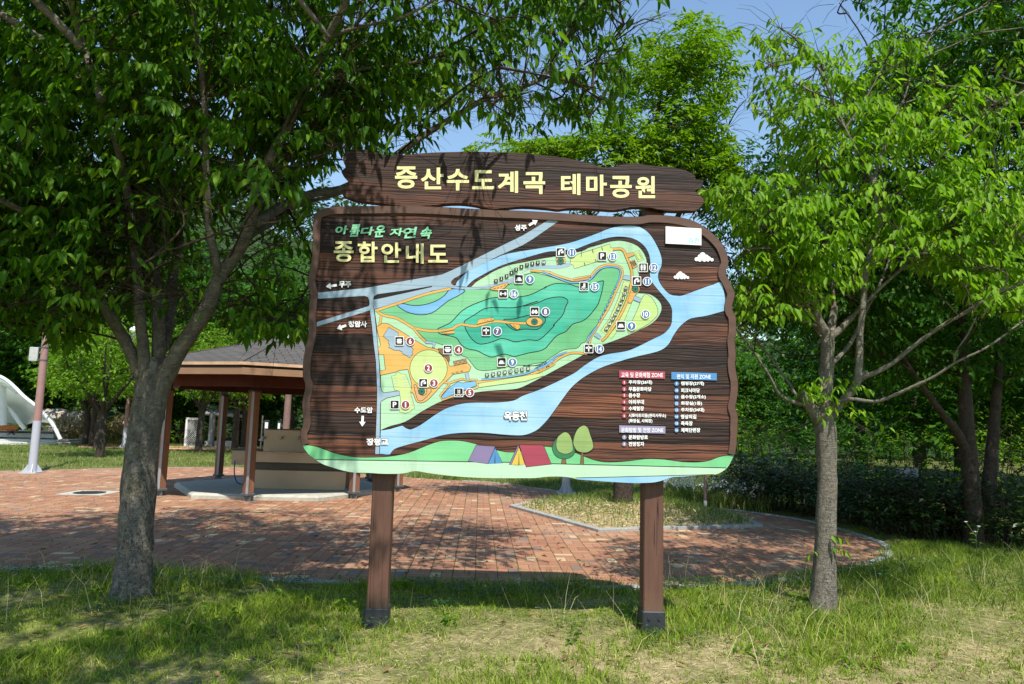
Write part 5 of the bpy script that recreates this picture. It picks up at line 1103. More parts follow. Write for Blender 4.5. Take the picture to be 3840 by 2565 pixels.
lamp(PZ(2122, 1851, .01), 3.2, 3.4, .095, .07, 'pale grey lamp post whose foot shows below the map panel')
p = PZ(2645, 1909); mk = thing('marker_pole', 'thin brown pole with a white foot beside the white flowers', 'pole', p)
MB().tube([p, p + Vector((0,0,.16))], .031, 10).build('white_foot', [M_white], mk); MB().tube([p + Vector((0,0,.16)), p + Vector((0,0,1.7))], .03, 10).build('shaft', [M_lampb], mk)
p = P(1072, 1640, 24); p.z = 0; up = thing('wooden_pole', 'leaning brown wooden pole beyond the wash stand', 'pole', p)
a, b_ = P(1072, 1620, 24), P(1082, 1475, 24); MB().tube([Vector((a.x - .1, 24, 0)), a, b_, b_ + (b_-a)*1.5], [.13,.12,.11,.1], 10).build('shaft', [M_plain('pole_wood', lin(128, 100, 92), .8)], up)
# ------------------------------------------------------------------ stage with its white shell canopy
ZS = zc(0, 1380, .2168); YS = 30.5
st = thing('stage', 'low stepped stone stage under the white canopy at the left edge', 'stage', PZ(60, 1672))
M_stone = M_plain('white_granite', lin(176, 176, 170), .8, .2, 0, .12, 2.0, .2)
def pz_(x, y, Y): return P(*ZS([(x, y)])[0], Y)
def slab(x0, x1, y0, y1, Y, dep, name, mat):
    a, b_ = pz_(x0, y0, Y), pz_(x1, y1, Y); z0 = max(-.05, min(a.z, b_.z)); MB().box(((a.x+b_.x)/2, Y + dep/2, (a.z + z0)/2), (b_.x-a.x, dep, a.z - z0), bev=.02).build(name, [mat], st)
slab(-900, 1170, 1340, 1385, YS - .4, 6, 'base_slab', M_conc)
for i, (yt, xe) in enumerate(((1295, 978), (1250, 966), (1208, 955))): slab(-900, xe, yt, 1345, YS + .15 + i*.42, 4, 'step', M_stone)
slab(-900, 925, 1090, 1220, YS + 2.2, 1.2, 'rear_wall', M_stone); slab(-900, 940, 1068, 1090, YS + 2.15, 1.3, 'wall_coping', M_dsteel)
cp = thing('shell_canopy', 'white tensile shell canopy on arched tubes over the stage at the left edge', 'canopy', PZ(60, 1660))
fe = smooth(ZS([(-420,60),(-250,60),(0,150),(150,240),(300,380),(420,500),(600,640),(730,760),(830,870),(900,960)]), 4); be = smooth(ZS([(-420,900),(-250,960),(0,955),(130,950),(280,960),(440,980),(560,950),(700,935),(850,955),(905,975)]), 4)
k = 30; fe = [fe[int(i*(len(fe)-1)/k)] for i in range(k+1)]; be = [be[int(i*(len(be)-1)/k)] for i in range(k+1)]; mb = MB(); rows = 9; vs = []
for j in range(rows):
    t_ = j/(rows-1)
    for i in range(k+1):
        A, B = P(*fe[i], YS - .5), P(*be[i], YS + 3.0); q = A.lerp(B, t_); q.y += 1.3*math.sin(PI*t_)*(1 - i/k*.8); q.z += .25*math.sin(PI*t_)*(1-i/k); vs.append(q)
mb.add(vs + [q + Vector((0, .02, .02)) for q in vs], [(j*(k+1)+i, j*(k+1)+i+1, (j+1)*(k+1)+i+1, (j+1)*(k+1)+i) for j in range(rows-1) for i in range(k)] + [(rows*(k+1)+j*(k+1)+i, rows*(k+1)+(j+1)*(k+1)+i, rows*(k+1)+(j+1)*(k+1)+i+1, rows*(k+1)+j*(k+1)+i+1) for j in range(rows-1) for i in range(k)], 0, True)
t = NT('membrane'); t.done(lin(232, 238, 236), .6, .2); tr = t.n.new('ShaderNodeBsdfTranslucent'); tr.inputs[0].default_value = lin(228, 236, 234); mx = t.n.new('ShaderNodeMixShader'); mx.inputs[0].default_value = .65
t.l.new(t.b.outputs[0], mx.inputs[1]); t.l.new(tr.outputs[0], mx.inputs[2]); t.l.new(mx.outputs[0], t.out.inputs[0])
mb.build('membrane', [t.mat], cp, recalc=False)
tubes = [([(-250,60),(0,150),(150,240),(300,380),(420,500),(600,640),(730,760),(830,870),(900,960),(960,1060),(1045,1235)], [YS-.52]*11, .075), ([(-100,520),(0,590),(80,650),(180,740),(270,850),(340,950),(430,1060)], [YS+1.2]*7, .085), ([(45,200),(55,600),(62,990)], [YS+1.0]*3, .13), ([(40,290),(150,330),(300,430)], [YS+.9, YS+.7, YS+.2], .06)]
for pts, Ys, r in tubes: MB().tube(smooth(Sp(ZS(pts), Ys), 3), r, 10).build('arch_tube', [M_white], cp)
bn = thing('bench', 'orange brown slatted bench with black iron legs in front of the stage wall', 'bench', PZ(25, 1640))
M_slat = M_plain('orange_wood', lin(192, 108, 54), .5, .3, 0, .12, 4, 0, (1, 6, 6)); Yb = YS + 1.3
mb = MB()
for i in range(4): a, b_ = pz_(-160 + 5*i, 1000 + i*14, Yb), pz_(262 - i*4, 1000 + i*14, Yb); mb.box(((a.x+b_.x)/2, Yb + .25 - i*.03, a.z), (b_.x-a.x, .03, .055))
mb.build('backrest', [M_slat], bn); mb = MB()
for i in range(4): a, b_ = pz_(-160, 1070, Yb), pz_(235, 1070, Yb); mb.box(((a.x+b_.x)/2, Yb + .1 - i*.1, a.z), (b_.x-a.x, .08, .03))
mb.build('seat', [M_slat], bn)
for x in (-130, 200):
    a, b_ = pz_(x, 1078, Yb), pz_(x, 1150, Yb); m = MB(); m.tube([a + Vector((0,.15,0)), (a+b_)/2 + Vector((0,-.02,0)), b_ + Vector((0,.2,0))], .03, 6); m.tube([a + Vector((0,-.25,0)), (a+b_)/2, b_ + Vector((0,-.25,0))], .03, 6); m.build('leg', [M_boot], bn)
# ------------------------------------------------------------------ glass roofed shelters far across the lawn
Z1 = zc(660, 1400, 1/3.137)
def far_shelter(label, dx=0.0, Y=33.0, sc=1.0):
    o = P(660 + 430/3.137, 1660, Y); sh = thing('rest_shelter', label, 'shelter', (o.x + dx, Y, 0)); g = lambda x, y, yy=0: P(*Z1([(x, y)])[0], Y) + Vector((dx, yy, 0))
    a, b_, c, d = g(330, 470), g(690, 478), g(250, 370, 1.2), g(600, 400, 1.2)
    MB().add([a, b_, d, c] + [q + Vector((0,0,.05)) for q in (a, b_, d, c)], [(0,1,2,3),(7,6,5,4),(0,4,5,1),(1,5,6,2),(2,6,7,3),(3,7,4,0)]).build('roof', [M_plain('smoky_roof', lin(120, 126, 132), .3, .5)], sh)
    rf = [q for q in sh.children if q.name.startswith('roof')][0]; m = MB()
    for i in range(5): t_ = i/4; m.tube([a.lerp(b_, t_) + Vector((0,0,.07)), c.lerp(d, t_) + Vector((0,0,.07))], .04, 5)
    m.build('rafter', [M_steel], rf)
    m = MB(); m.tube([a, b_ + Vector((.6,0,-.1))], .09, 6); m.build('front_beam', [M_steel], sh)
    for x in (345, 432, 600): q = g(x, 480); MB().tube([Vector((q.x, q.y + (0 if x == 432 else 1.2), 0)), Vector((q.x, q.y + (0 if x == 432 else 1.2), q.z))], .13 if x == 432 else .07, 10).build('post', [M_steel], sh)
    for x0, x1 in ((328, 410), (440, 480), (575, 655)): q, w = g(x0, 795, .3), g(x1, 795, .3); MB().box(((q.x+w.x)/2, q.y, q.z/2), (w.x-q.x, .5, q.z), bev=.02).build('stone_seat', [M_stone], sh)
    return sh
far_shelter('grey metal rest shelter with a ribbed flat roof, seen far between the pavilion posts')
la, lb = P(*Z1([(135, 520)])[0], 32), P(*Z1([(262, 820)])[0], 32)
lt = thing('lattice_screen', 'tall white lattice screen standing left of the far metal shelter', 'lattice screen', (la.x, 32, 0)); m = MB(); w, h = lb.x - la.x, la.z
for x in (la.x, lb.x): m.box((x, 32, h/2), (.09, .09, h))
for z in (.06, h - .05): m.box(((la.x+lb.x)/2, 32, z), (w, .08, .09))
m.build('frame', [M_white], lt); m = MB()
n = 6
for i in range(-n*2, n+1):
    for s_ in (1, -1):
        x = la.x + i*w/n; q = []
        pa, pb = np.array((x, 0.06)), np.array((x + (h-.1), h - .05))
        t0 = max(0, (la.x - pa[0])/(pb[0]-pa[0])); t1 = min(1, (lb.x - pa[0])/(pb[0]-pa[0]))
        if t0 >= t1: continue
        A, B = pa + (pb-pa)*t0, pa + (pb-pa)*t1
        if s_ < 0: A[0], B[0] = la.x + lb.x - A[0], la.x + lb.x - B[0]
        m.tube([(A[0], 32 + s_*.015, A[1]), (B[0], 32 + s_*.015, B[1])], .008, 4)
m.build('lattice', [M_white], lt)
for (x, y, w_, lab) in ((1065, 640, 55, 'small dark framed white notice seen just above the wash stand'), (1212, 650, 40, 'small white notice right of the dark framed one above the wash stand')):
    Y = 26.0; a = P(*Z1([(x, y)])[0], Y); s_ = w_/3.137/2612*Y; nb = thing('notice_box', lab, 'notice', (a.x, Y, 0)); MB().box((a.x, Y, a.z), (s_*.7, .06, .42)).build('face', [M_white], nb); m = MB(); m.box((a.x, Y + .02, a.z + .24), (s_*.95, .1, .08)); m.box((a.x, Y + .03, (a.z-.2)/2), (.07, .07, a.z - .2)); m.box((a.x-s_*.4, Y, a.z), (s_*.15, .07, .42)); m.box((a.x+s_*.4, Y, a.z), (s_*.15, .07, .42)); m.build('frame', [M_boot], nb)
# ------------------------------------------------------------------ plant identification board in the hedge
Yh = 10.45; a, b_ = P(3361, 1754, Yh), P(3444, 1790, Yh); hs = thing('plant_board', 'small white board with a dark numeral and insect mark, poking out of the hedge', 'sign board', ((a.x+b_.x)/2, Yh, 0))
MB().box(((a.x+b_.x)/2, Yh, (a.z+b_.z)/2), (b_.x-a.x, .02, a.z-b_.z)).build('face', [M_plain('board_white_shaded', lin(150, 158, 160), .5)], hs); MB().box(((a.x+b_.x)/2, Yh, a.z + .008), (b_.x-a.x+.01, .03, .014)).build('top_strip', [K['brown']], hs)  # white face greyed down, its shade is put into the colour
MB().tube([((a.x+b_.x)/2, Yh + .03, 0), ((a.x+b_.x)/2, Yh + .03, b_.z + .02)], .02, 6).build('stake', [M_boot], hs)
m = MB(); v, f = glyphs('2', .02); sx = (a.x + (b_.x-a.x)*.24); sw = (b_.x-a.x)*.10; hh = (a.z-b_.z)
x0_, x1_, y0_, y1_ = min(q[0] for q in v), max(q[0] for q in v), min(q[1] for q in v), max(q[1] for q in v)
m.add([(sx + (q[0]-x0_)/(x1_-x0_)*sw, Yh - .012, b_.z + hh*.35 + (q[1]-y0_)/(y1_-y0_)*hh*.42) for q in v], f); ex = a.x + (b_.x-a.x)*.70; ez = b_.z + hh*.5
el = lambda cx, cz, rx, rz: m.flat([(cx + rx*math.cos(q), Yh - .012, cz + rz*math.sin(q)) for q in np.linspace(0, 2*PI, 14)[:-1]])
el(ex, ez + hh*.17, hh*.07, hh*.09); el(ex, ez - hh*.1, hh*.08, hh*.2); el(ex - hh*.15, ez + hh*.1, hh*.12, hh*.035); el(ex + hh*.15, ez + hh*.1, hh*.12, hh*.035)
m.flat([(sx - sw*.5, Yh - .012, b_.z + hh*.16), (sx + sw*1.7, Yh - .012, b_.z + hh*.16), (sx + sw*1.7, Yh - .012, b_.z + hh*.28), (sx - sw*.5, Yh - .012, b_.z + hh*.28)])
m.build('printed_marks', [K['black']], hs, recalc=False)
# ------------------------------------------------------------------ meadow and background trees
def template(seed, h, cr, leafL, nleaf_c, leaf, bark, forkz=1.5, flatk=.45, size=.55, low=1.7, dens=.8, hang=.5, wide=.42):
    r = random.Random(seed); base = Vector((0, 0, 0)); tops = []
    stems = []; top = Vector((r.uniform(-.1,.1), 0, forkz)); stems.append(([base - Vector((0,0,.1)), Vector((.03, 0, forkz*.5)), top], .15, .11))
    for i in range(5):
        a = i*2*PI/5 + r.uniform(-.3,.3); o = Vector((math.cos(a), math.sin(a), 0)); stems.append(([top - Vector((0,0,.05)), top + o*cr*.3 + Vector((0,0,h*.14)), top + o*cr*.62 + Vector((0,0,h*.30)), top + o*cr*.75 + Vector((0,0,h*.45))], .07, .02))
    stems.append(([top, top + Vector((.1,0,(h-forkz)*.5)), top + Vector((0,.1,(h-forkz)*.85))], .06, .02))
    cl = clump_field(r, (0, 0, (h+low)/2), (cr, cr, (h-low)/2), nleaf_c, size, flatk, .5)
    return lambda label, loc, group=None, name='meadow_tree': auto_tree(name, label, 'tree', Vector(loc), [([Vector(loc) + q for q in p], a, b) for p, a, b in stems], [(Vector(loc) + c, rr_) for c, rr_ in cl], leaf, bark, leafL, seed, group, dens, .25, hang, False, 7, .4, None, True, wide)
gm = 'trees growing on the lawn'
def gp(u, v): p = PZ(u, v, .03); return (p.x, p.y, 0.0)
T1_ = template(41, 4.7, 1.75, .15, 46, LEAF_M, BARK_D)('bright green lawn tree nearest the lamp post with the grey box', gp(372, 1714), gm)
T2_ = template(42, 4.9, 1.8, .15, 46, LEAF_M, BARK_D, 1.7)('lawn tree with a slim trunk in front of the far metal shelter', gp(742, 1702), gm)
for i, (src, u, v, s_, lab) in enumerate(((T1_, 318, 1668, 1.08, 'leaning slim lawn tree, leftmost of the row behind the nearest one'), (T2_, 343, 1677, .98, 'dark trunked lawn tree in the middle of the row left of the big trunk'), (T1_, 364, 1682, 1.0, 'grey trunked lawn tree right behind the nearest bright lawn tree'),
        (T2_, 880, 1688, 1.12, 'lawn tree with a forked grey trunk left of the wash stand pipe'), (T1_, 912, 1680, 1.15, 'lawn tree rising just behind the wash stand pipe'), (T2_, 560, 1664, 1.2, 'lawn tree hidden mostly behind the big grey trunk'))):
    clone(src, gp(u, v), 1.3*i + .7, s_, lab, gm)
gb = 'trees at the foot of the hill'
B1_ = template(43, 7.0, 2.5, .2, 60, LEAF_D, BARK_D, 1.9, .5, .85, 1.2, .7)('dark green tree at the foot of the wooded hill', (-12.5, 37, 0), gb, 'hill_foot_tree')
B2_ = template(44, 7.0, 2.5, .2, 60, LEAF_M, BARK_D, 1.9, .5, .85, 1.0, .7)('light green tree at the foot of the wooded hill', (-15.8, 38, 0), gb, 'hill_foot_tree')
rr = random.Random(77)
for i in range(30):
    x = -36 + i*1.75 + rr.uniform(-.6, .6); y = 36 + rr.uniform(0, 7) - (2.0 if x > -8 else 0); src = B1_ if rr.random() < .55 else B2_
    clone(src, (x, y, -.1), rr.uniform(0, 6), rr.uniform(.62, 1.05), ('dark' if src is B1_ else 'light') + ' green tree at the foot of the wooded hill', gb)
# tall trees standing close behind the big left tree and round the right side
gt = 'tall trees behind the big left tree'
for i, (x, y, s_) in enumerate(((-9.5, 35.5, 1.45), (-14.5, 36, 1.6), (-6.0, 35, 1.3), (-19.5, 35.5, 1.6), (-24.5, 36, 1.5), (-2.6, 35, .95))): clone(B1_, (x, y, -.1), i*1.1, s_, 'tall dark tree rising behind the crown of the big left tree', gt)
gr_ = 'trees beyond the hedge'
for i, (x, y, s_, k_) in enumerate(((10.9, 17, .95, 1), (13.5, 21, 1.3, 1), (14.5, 17.5, 1.1, 1), (3.6, 27, 1.0, 1), (7.0, 27, .8, 0), (15.5, 28, 1.4, 1), (17.5, 25, 1.4, 1), (.8, 30, .8, 0), (-1.0, 32, .8, 1), (13.2, 14.2, .8, 1), (19, 21, 1.4, 1))): clone(B1_ if k_ else B2_, (x, y, -.2), i*.9, s_, ('dark' if k_ else 'light') + ' green tree in the thicket beyond the dark hedge', gr_)
for i in range(15): clone(B1_, (9.5 + i*2.0 + rr.uniform(-.6,.6), 36 + rr.uniform(-1, 4), -.7), i*.7, rr.uniform(.75, 1.1), 'dark green tree in the thicket beyond the dark hedge', gr_)
# ------------------------------------------------------------------ shrubs and hedge
def shrub(name, label, blobs, leaf, leafL, seed, dens=1.0, group=None, cat='shrub', hang=.3, keep=None):
    r = random.Random(seed); cr = Crown(seed); mb = MB(); c0 = blobs[0][0]
    for c, (rx, ry, rz) in blobs:
        c = Vector(c)
        for _ in range(5): mb.tube([Vector((c.x + r.uniform(-.1,.1), c.y + r.uniform(-.1,.1), -.02)), c + Vector((r.uniform(-.3,.3)*rx, r.uniform(-.3,.3)*ry, 0)), c + Vector((r.uniform(-.8,.8)*rx, r.uniform(-.8,.8)*ry, rz*.6))], [.012, .009, .004], 5, caps=False)
        for _ in range(int(dens*90*(rx*ry*rz)**.66) + 6):
            v = Vector((r.gauss(0,1), r.gauss(0,1), r.gauss(0,1))).normalized(); t_ = r.random()**.35; p = c + Vector((v.x*rx*t_, v.y*ry*t_, v.z*rz*t_))
            if p.z < .03: continue
            cr.spray(p, Vector((v.x, v.y, abs(v.z)*.6 + .35)) + Vector((r.uniform(-.5,.5), r.uniform(-.5,.5), 0)), r.uniform(.18,.34), 7, leafL, .1, hang)
    root = thing(name, label, cat, (c0[0], c0[1], 0), 0, group); mb.build('stems', [BARK_D], root, recalc=False); cr.leaves('foliage', leaf, root, keep, .42, True); return root
LEAF_H = M_leaf('hedge_leaves', (.013, .036, .006, 1), (.040, .085, .012, 1), .22, .4, .4)
hp = [Vector((p.x, p.y, 0)) for p in FZ([(1690,1163),(1760,1176),(1850,1190),(1960,1218),(2045,1240),(2130,1252),(2250,1262),(2400,1270),(2560,1278)])]
hp = [Vector(q) for q in smooth([tuple(p) for p in hp], 4)]; bl = []; rr = random.Random(9)
for i, p in enumerate(hp):
    o = Vector((p.x, p.y, 0)).normalized(); 
    for k_ in range(2): q = p + o*(.45 + .55*k_) + Vector((rr.uniform(-.15,.15), rr.uniform(-.15,.15), .42 + rr.uniform(-.05,.08))); bl.append(((q.x, q.y, q.z), (.52, .44, .50)))
shrub('hedge', 'long dark green hedge along the right end of the brick plaza', bl, LEAF_H, .075, 61, 3.6, None, 'hedge')
def at(fx, fy, Y): return tuple(PF(fx, fy, Y))
shrub('broad_shrub', 'dark drooping shrub behind the hedge, just right of the map panel', [(at(1770,1010,16.5), (1.1,.8,.75)), (at(1700,985,16.5), (.8,.7,.6)), (at(1830,1040,16), (.8,.7,.6))], LEAF_D, .10, 62, 1.1, None, 'shrub', .6)
shrub('broad_shrub', 'glossy leaved shrub behind the hedge, right of the slim young trunk', [(at(1985,1000,15.5), (1.0,.8,.8)), (at(2080,1020,15.5), (.9,.7,.6)), (at(1940,1050,15), (.7,.6,.5))], LEAF_D, .10, 63, 1.1, None, 'shrub', .6)
shrub('broad_shrub', 'sunlit shrub at the far right edge behind the twin trunks', [(at(2290,1000,14.5), (.9,.8,.6)), (at(2380,1020,14.5), (.9,.7,.6))], LEAF_M, .10, 64, 1.0, None, 'shrub', .6)
shrub('sunny_bush', 'pale sunlit bush behind the white flowers, under the right corner of the panel', [(at(1590,1070,19.5), (1.1,.9,.8)), (at(1680,1060,19.5), (1.0,.9,.8)), (at(1640,1010,20.5), (1.3,.9,.7)), (at(1530,1090,20), (.8,.8,.6)), (at(1730,1010,20), (.8,.8,.9))], LEAF_Y, .09, 65, 1.2)
shrub('sunny_bush', 'low bush among dry grass left of the island tree trunk', [(at(1390,1118,19), (.6,.5,.35)), (at(1330,1110,19.5), (.6,.5,.3))], LEAF_M, .08, 66, 1.0)
for i, (x, y, s_) in enumerate(((6.6,17.2,1.2),(8.2,16.2,1.1),(9.8,15.4,1.2),(11.4,14.6,1.1),(12.8,13.6,1.2),(7.4,20,1.5),(10,19,1.5),(13,17,1.5),(15,15,1.4))):
    shrub('thicket_shrub', 'leafy shrub filling the thicket right of the hedge', [((x, y, .55*s_), (.95*s_, .7*s_, .75*s_))], LEAF_M if i < 6 else LEAF_D, .11, 300 + i, 1.0, 'shrubs in the thicket', 'shrub', .5)  # leaf colour carries the light: paler on sunlit shrubs, darker for deep shade
for i, (x, y, s_) in enumerate(((13, 24, 1.6), (16, 23, 1.7), (10.5, 26, 1.6), (19, 22, 1.7), (22, 21, 1.7))):
    shrub('thicket_shrub', 'leafy shrub far back among the trees right of the hedge', [((x, y, .6*s_), (1.1*s_, .8*s_, .8*s_))], LEAF_D, .12, 330 + i, 1.0, 'far shrubs in the thicket', 'shrub', .5)
gs = 'low bushes along the back of the lawn'
S0 = shrub('lawn_bush', 'low green bush along the back of the lawn', [((-14, 34, .55), (1.1,.8,.7)), ((-13, 34.3, .45), (.8,.7,.5))], LEAF_M, .12, 67, .8, gs)
S1 = shrub('lawn_bush', 'low green bush along the back of the lawn', [((-10.5, 35, .7), (1.2,.9,.8)), ((-9.4, 35.2, .5), (.9,.7,.6))], LEAF_D, .12, 68, .8, gs)
for i in range(12): clone((S0, S1)[i % 2], (7 + i*1.9, 31 + rr.uniform(-1, 2), 0), rr.uniform(0,6), rr.uniform(1.1,1.5), 'bush far back under the trees right of the hedge', 'bushes far right')
for i in range(14): clone((S0, S1)[i % 2], (-21 + i*1.75 + rr.uniform(-.5,.5), 35.2 + rr.uniform(-.6,1.6), 0), rr.uniform(0,6), rr.uniform(.75,1.2), 'low green bush along the back of the lawn', gs)
# rocks of the bank behind the stage, and the dry climbers on them
M_rock = M_plain('bank_rock', lin(168, 158, 146), .9, .2, 0, .3, 1.5, .8)
rocks = [((205,1567),1.5,.7,'flat topped'), ((262,1610),1.3,.8,'squat'), ((215,1600),1.0,.6,'pale'), ((300,1580),1.2,.8,'cracked'), ((500,1600),1.5,.8,'long'), ((330,1640),.8,.5,'small'), ((186,1650),.9,.4,'low')]
for i, ((u, v), w, h, adj) in enumerate(rocks):
    c = P(u, v, 34.5); r = random.Random(i); vs = []; fs = []
    for a_ in range(7):
        for b2 in range(10):
            th, ph = PI*(a_)/6, 2*PI*b2/10; q = Vector((math.sin(th)*math.cos(ph)*w*.6, math.sin(th)*math.sin(ph)*w*.45, math.cos(th)*h*.6)); q *= 1 + r.uniform(-.18,.18); vs.append(c + q)
    fs = [(a_*10+b2, a_*10+(b2+1)%10, (a_+1)*10+(b2+1)%10, (a_+1)*10+b2) for a_ in range(6) for b2 in range(10)]
    tag(MB().add(vs, fs).build('boulder', [M_rock], None, c), {0:'flat topped grey boulder high on the bank behind the canopy', 1:'squat pale boulder just right of the canopy arch', 2:'grey boulder half hidden behind the canopy edge', 3:'cracked boulder among dry climbers on the bank', 4:'long pale boulder beside the far slim lamp post', 5:'small boulder low among the dry climbers', 6:'low flat boulder at the foot of the canopy arch'}[i], 'boulder')
cr = Crown(91); r = random.Random(91)
for _ in range(240):
    p = P(r.uniform(225, 470), r.uniform(1545, 1655), r.uniform(33.6, 34.2)); cr.spray(p, (r.uniform(-.4,.4), -.4, -.5 if r.random() < .6 else .5), r.uniform(.3,.7), 9, .13, .4, .8)
tag(cr.leaves('dry_climbers', M_leaf('dry_leaves', (.12,.10,.03,1), (.30,.22,.08,1), .3, .6, .2, (.10,.16,.04,1)), None, None, .4, True), kind='stuff')
# ------------------------------------------------------------------ wooded hillside: one mass of trees
rng = np.random.RandomState(5); Ps, Ds, Ns, Ls = [], [], [], []; cnt = 0
for _ in range(1500):
    x, y = rng.uniform(-110, 60), rng.uniform(46, 108); a = x/y
    if a < -1.15 or a > 1.0 or rng.rand() < .25: continue
    z = float(hill_h(np.array([x]), np.array([y]))[0]); con = rng.rand() < .55; h = rng.uniform(4.5, 8.5); R = h*(.24 if con else .36); nl = int(150 * (46/y)**.5)
    cnt += 1
    t_ = rng.rand(nl)**.7; ang = rng.rand(nl)*2*PI; rad = R*(1 - t_)**.7*1.25 if con else R*np.sqrt(np.clip(1-(2*t_-1)**2, 0, 1)); rad = rad*(.55 + .45*rng.rand(nl)) * (1 + .25*np.sin(ang*3 + rng.rand()*6))
    pp = np.stack([x + np.cos(ang)*rad, y + np.sin(ang)*rad, z + h*.12 + t_*h*.9], 1); od = np.stack([np.cos(ang), np.sin(ang), rng.uniform(-.5, .5, nl)], 1)
    Ps.append(pp); Ds.append(od + rng.normal(0, .5, (nl, 3))); Ns.append(od*.5 + np.array((0, 0, .8)) + rng.normal(0, .4, (nl, 3))); Ls.append(np.full(nl, .62 if con else .7) * rng.uniform(.6, 1.3, nl))
V, F = leaf_flat(np.concatenate(Ps), np.concatenate(Ds), np.concatenate(Ns), np.concatenate(Ls), np.concatenate(Ls)*.5)
LEAF_F = M_leaf('forest_leaves', (.025, .060, .022, 1), (.065, .12, .04, 1), .2, .5, .2, (.10, .16, .05, 1), .12)
tag(mesh_np('forest', V, F, LEAF_F), kind='stuff'); print('forest', cnt, len(F))
# ------------------------------------------------------------------ grass
def blades(rng, base, hgt, wid, lean=.35):
    k = len(base); a = rng.rand(k)*2*PI; s = np.stack([np.cos(a), np.sin(a), np.zeros(k)], 1); b = rng.rand(k)*2*PI; l = np.stack([np.cos(b), np.sin(b), np.zeros(k)], 1) * (rng.rand(k)**.7 * lean)[:, None]
    h = hgt[:, None]; w = wid[:, None]; up = np.array((0, 0, 1.0))
    p1 = base + up*h*.5 + l*h*.35; p2 = base + up*h*(1 - .25*np.linalg.norm(l, axis=1, keepdims=True)) + l*h*1.1
    V = np.stack([base - s*w*.5, base + s*w*.5, p1 + s*w*.42, p1 - s*w*.42, p2 + s*w*.08, p2 - s*w*.08], 1).reshape(-1, 3); i = np.arange(k)[:, None]*6
    return V, np.concatenate([i + np.array([[0,1,2,3]]), i + np.array([[3,2,4,5]])], 1).reshape(-1, 4)
def M_grass(name, g0, g1, dry, amt, sc=1.0):
    t = NT(name); co = t.coord(); r = t.island(); n = t.noise(co, .9*sc, 4, .6)
    g = t.ramp(r, [(.1, g0), (.8, g1)]); d = t.math('MULTIPLY', t.math('SUBTRACT', t.math('ADD', t.math('MULTIPLY', n, .8), t.math('MULTIPLY', t.white(t.comb(r, r, r))[0], .42)), amt), 5.0, clamp=True)
    col = t.mix(d, g, dry); t.done(col, .6, .25); tr = t.n.new('ShaderNodeBsdfTranslucent'); t.l.new(t.mix(1.0, col, (1.2, 1.3, .5, 1), 'MULTIPLY'), tr.inputs[0])
    mx = t.n.new('ShaderNodeMixShader'); mx.inputs[0].default_value = .3; t.l.new(t.b.outputs[0], mx.inputs[1]); t.l.new(tr.outputs[0], mx.inputs[2]); t.l.new(mx.outputs[0], t.out.inputs[0]); return t.mat
rng = np.random.RandomState(8)
def lawn(n, x0, x1, y0, y1, hmin, hmax, w, tuft, mat, name, keepf=None, thin=None):
    c = np.stack([rng.uniform(x0, x1, n // tuft), rng.uniform(y0, y1, n // tuft)], 1)
    px, dep = project(np.concatenate([c, np.zeros((len(c), 1))], 1)); c = c[(px[:, 0] > -150) & (px[:, 0] < 3990) & (px[:, 1] < 2720)]
    if thin is not None: c = c[rng.rand(len(c)) < thin(c)]
    q = np.repeat(c, tuft, 0) + rng.normal(0, .030*(w/.006), (len(c)*tuft, 2)); q = q[poly_dist(q, plaza_xy) > -.02 - .05*rng.rand(len(q))]
    if keepf is not None: q = q[keepf(q)]
    patch = .6 + .55*np.clip(wav(q[:, 0], q[:, 1], 1.7, .7), -.6, 1); h = rng.uniform(hmin, hmax, len(q))*patch; edge = np.clip(1 - poly_dist(q, plaza_xy)/.6, 0, 1); h *= 1 + .9*edge
    b = np.concatenate([q, ground_z(q)[:, None] - .004], 1); V, F = blades(rng, b, h, w*rng.uniform(.6, 1.3, len(q)), .9); o = mesh_np(name, V, F, mat); tag(o, kind='stuff'); return o
G_near = M_grass('lawn_blades', (.095, .165, .012, 1), (.28, .37, .032, 1), lin(220, 204, 144), .78)
def bare(c):
    s = wav(c[:, 0], c[:, 1], 1.15, 2.2)*.5 + wav(c[:, 0], c[:, 1], 2.9, .9)*.3; sp = np.clip(1 - ((c[:, 0]-1.6)/2.8)**2 - ((c[:, 1]-4.7)/1.15)**2, 0, 1); return np.clip(.72 + s*.7 - .45*sp, .16, 1)
lawn(330000, -6.5, 7.5, 3.4, 11.0, .040, .120, .0062, 12, G_near, 'grass', None, bare)
lawn(260000, -5.5, 6.5, 3.6, 8.6, .018, .050, .0052, 8, G_near, 'short_grass', None, lambda c: .35 + .65*bare(c))
G_far = M_grass('meadow_blades', (.07, .14, .02, 1), (.17, .24, .045, 1), lin(190, 180, 120), .70, .3)
lawn(150000, -30, 3.5, 16.5, 37, .06, .16, .013, 6, G_far, 'meadow_grass')
lawn(30000, -1, 9, 13.5, 24, .08, .22, .011, 6, G_far, 'meadow_grass')
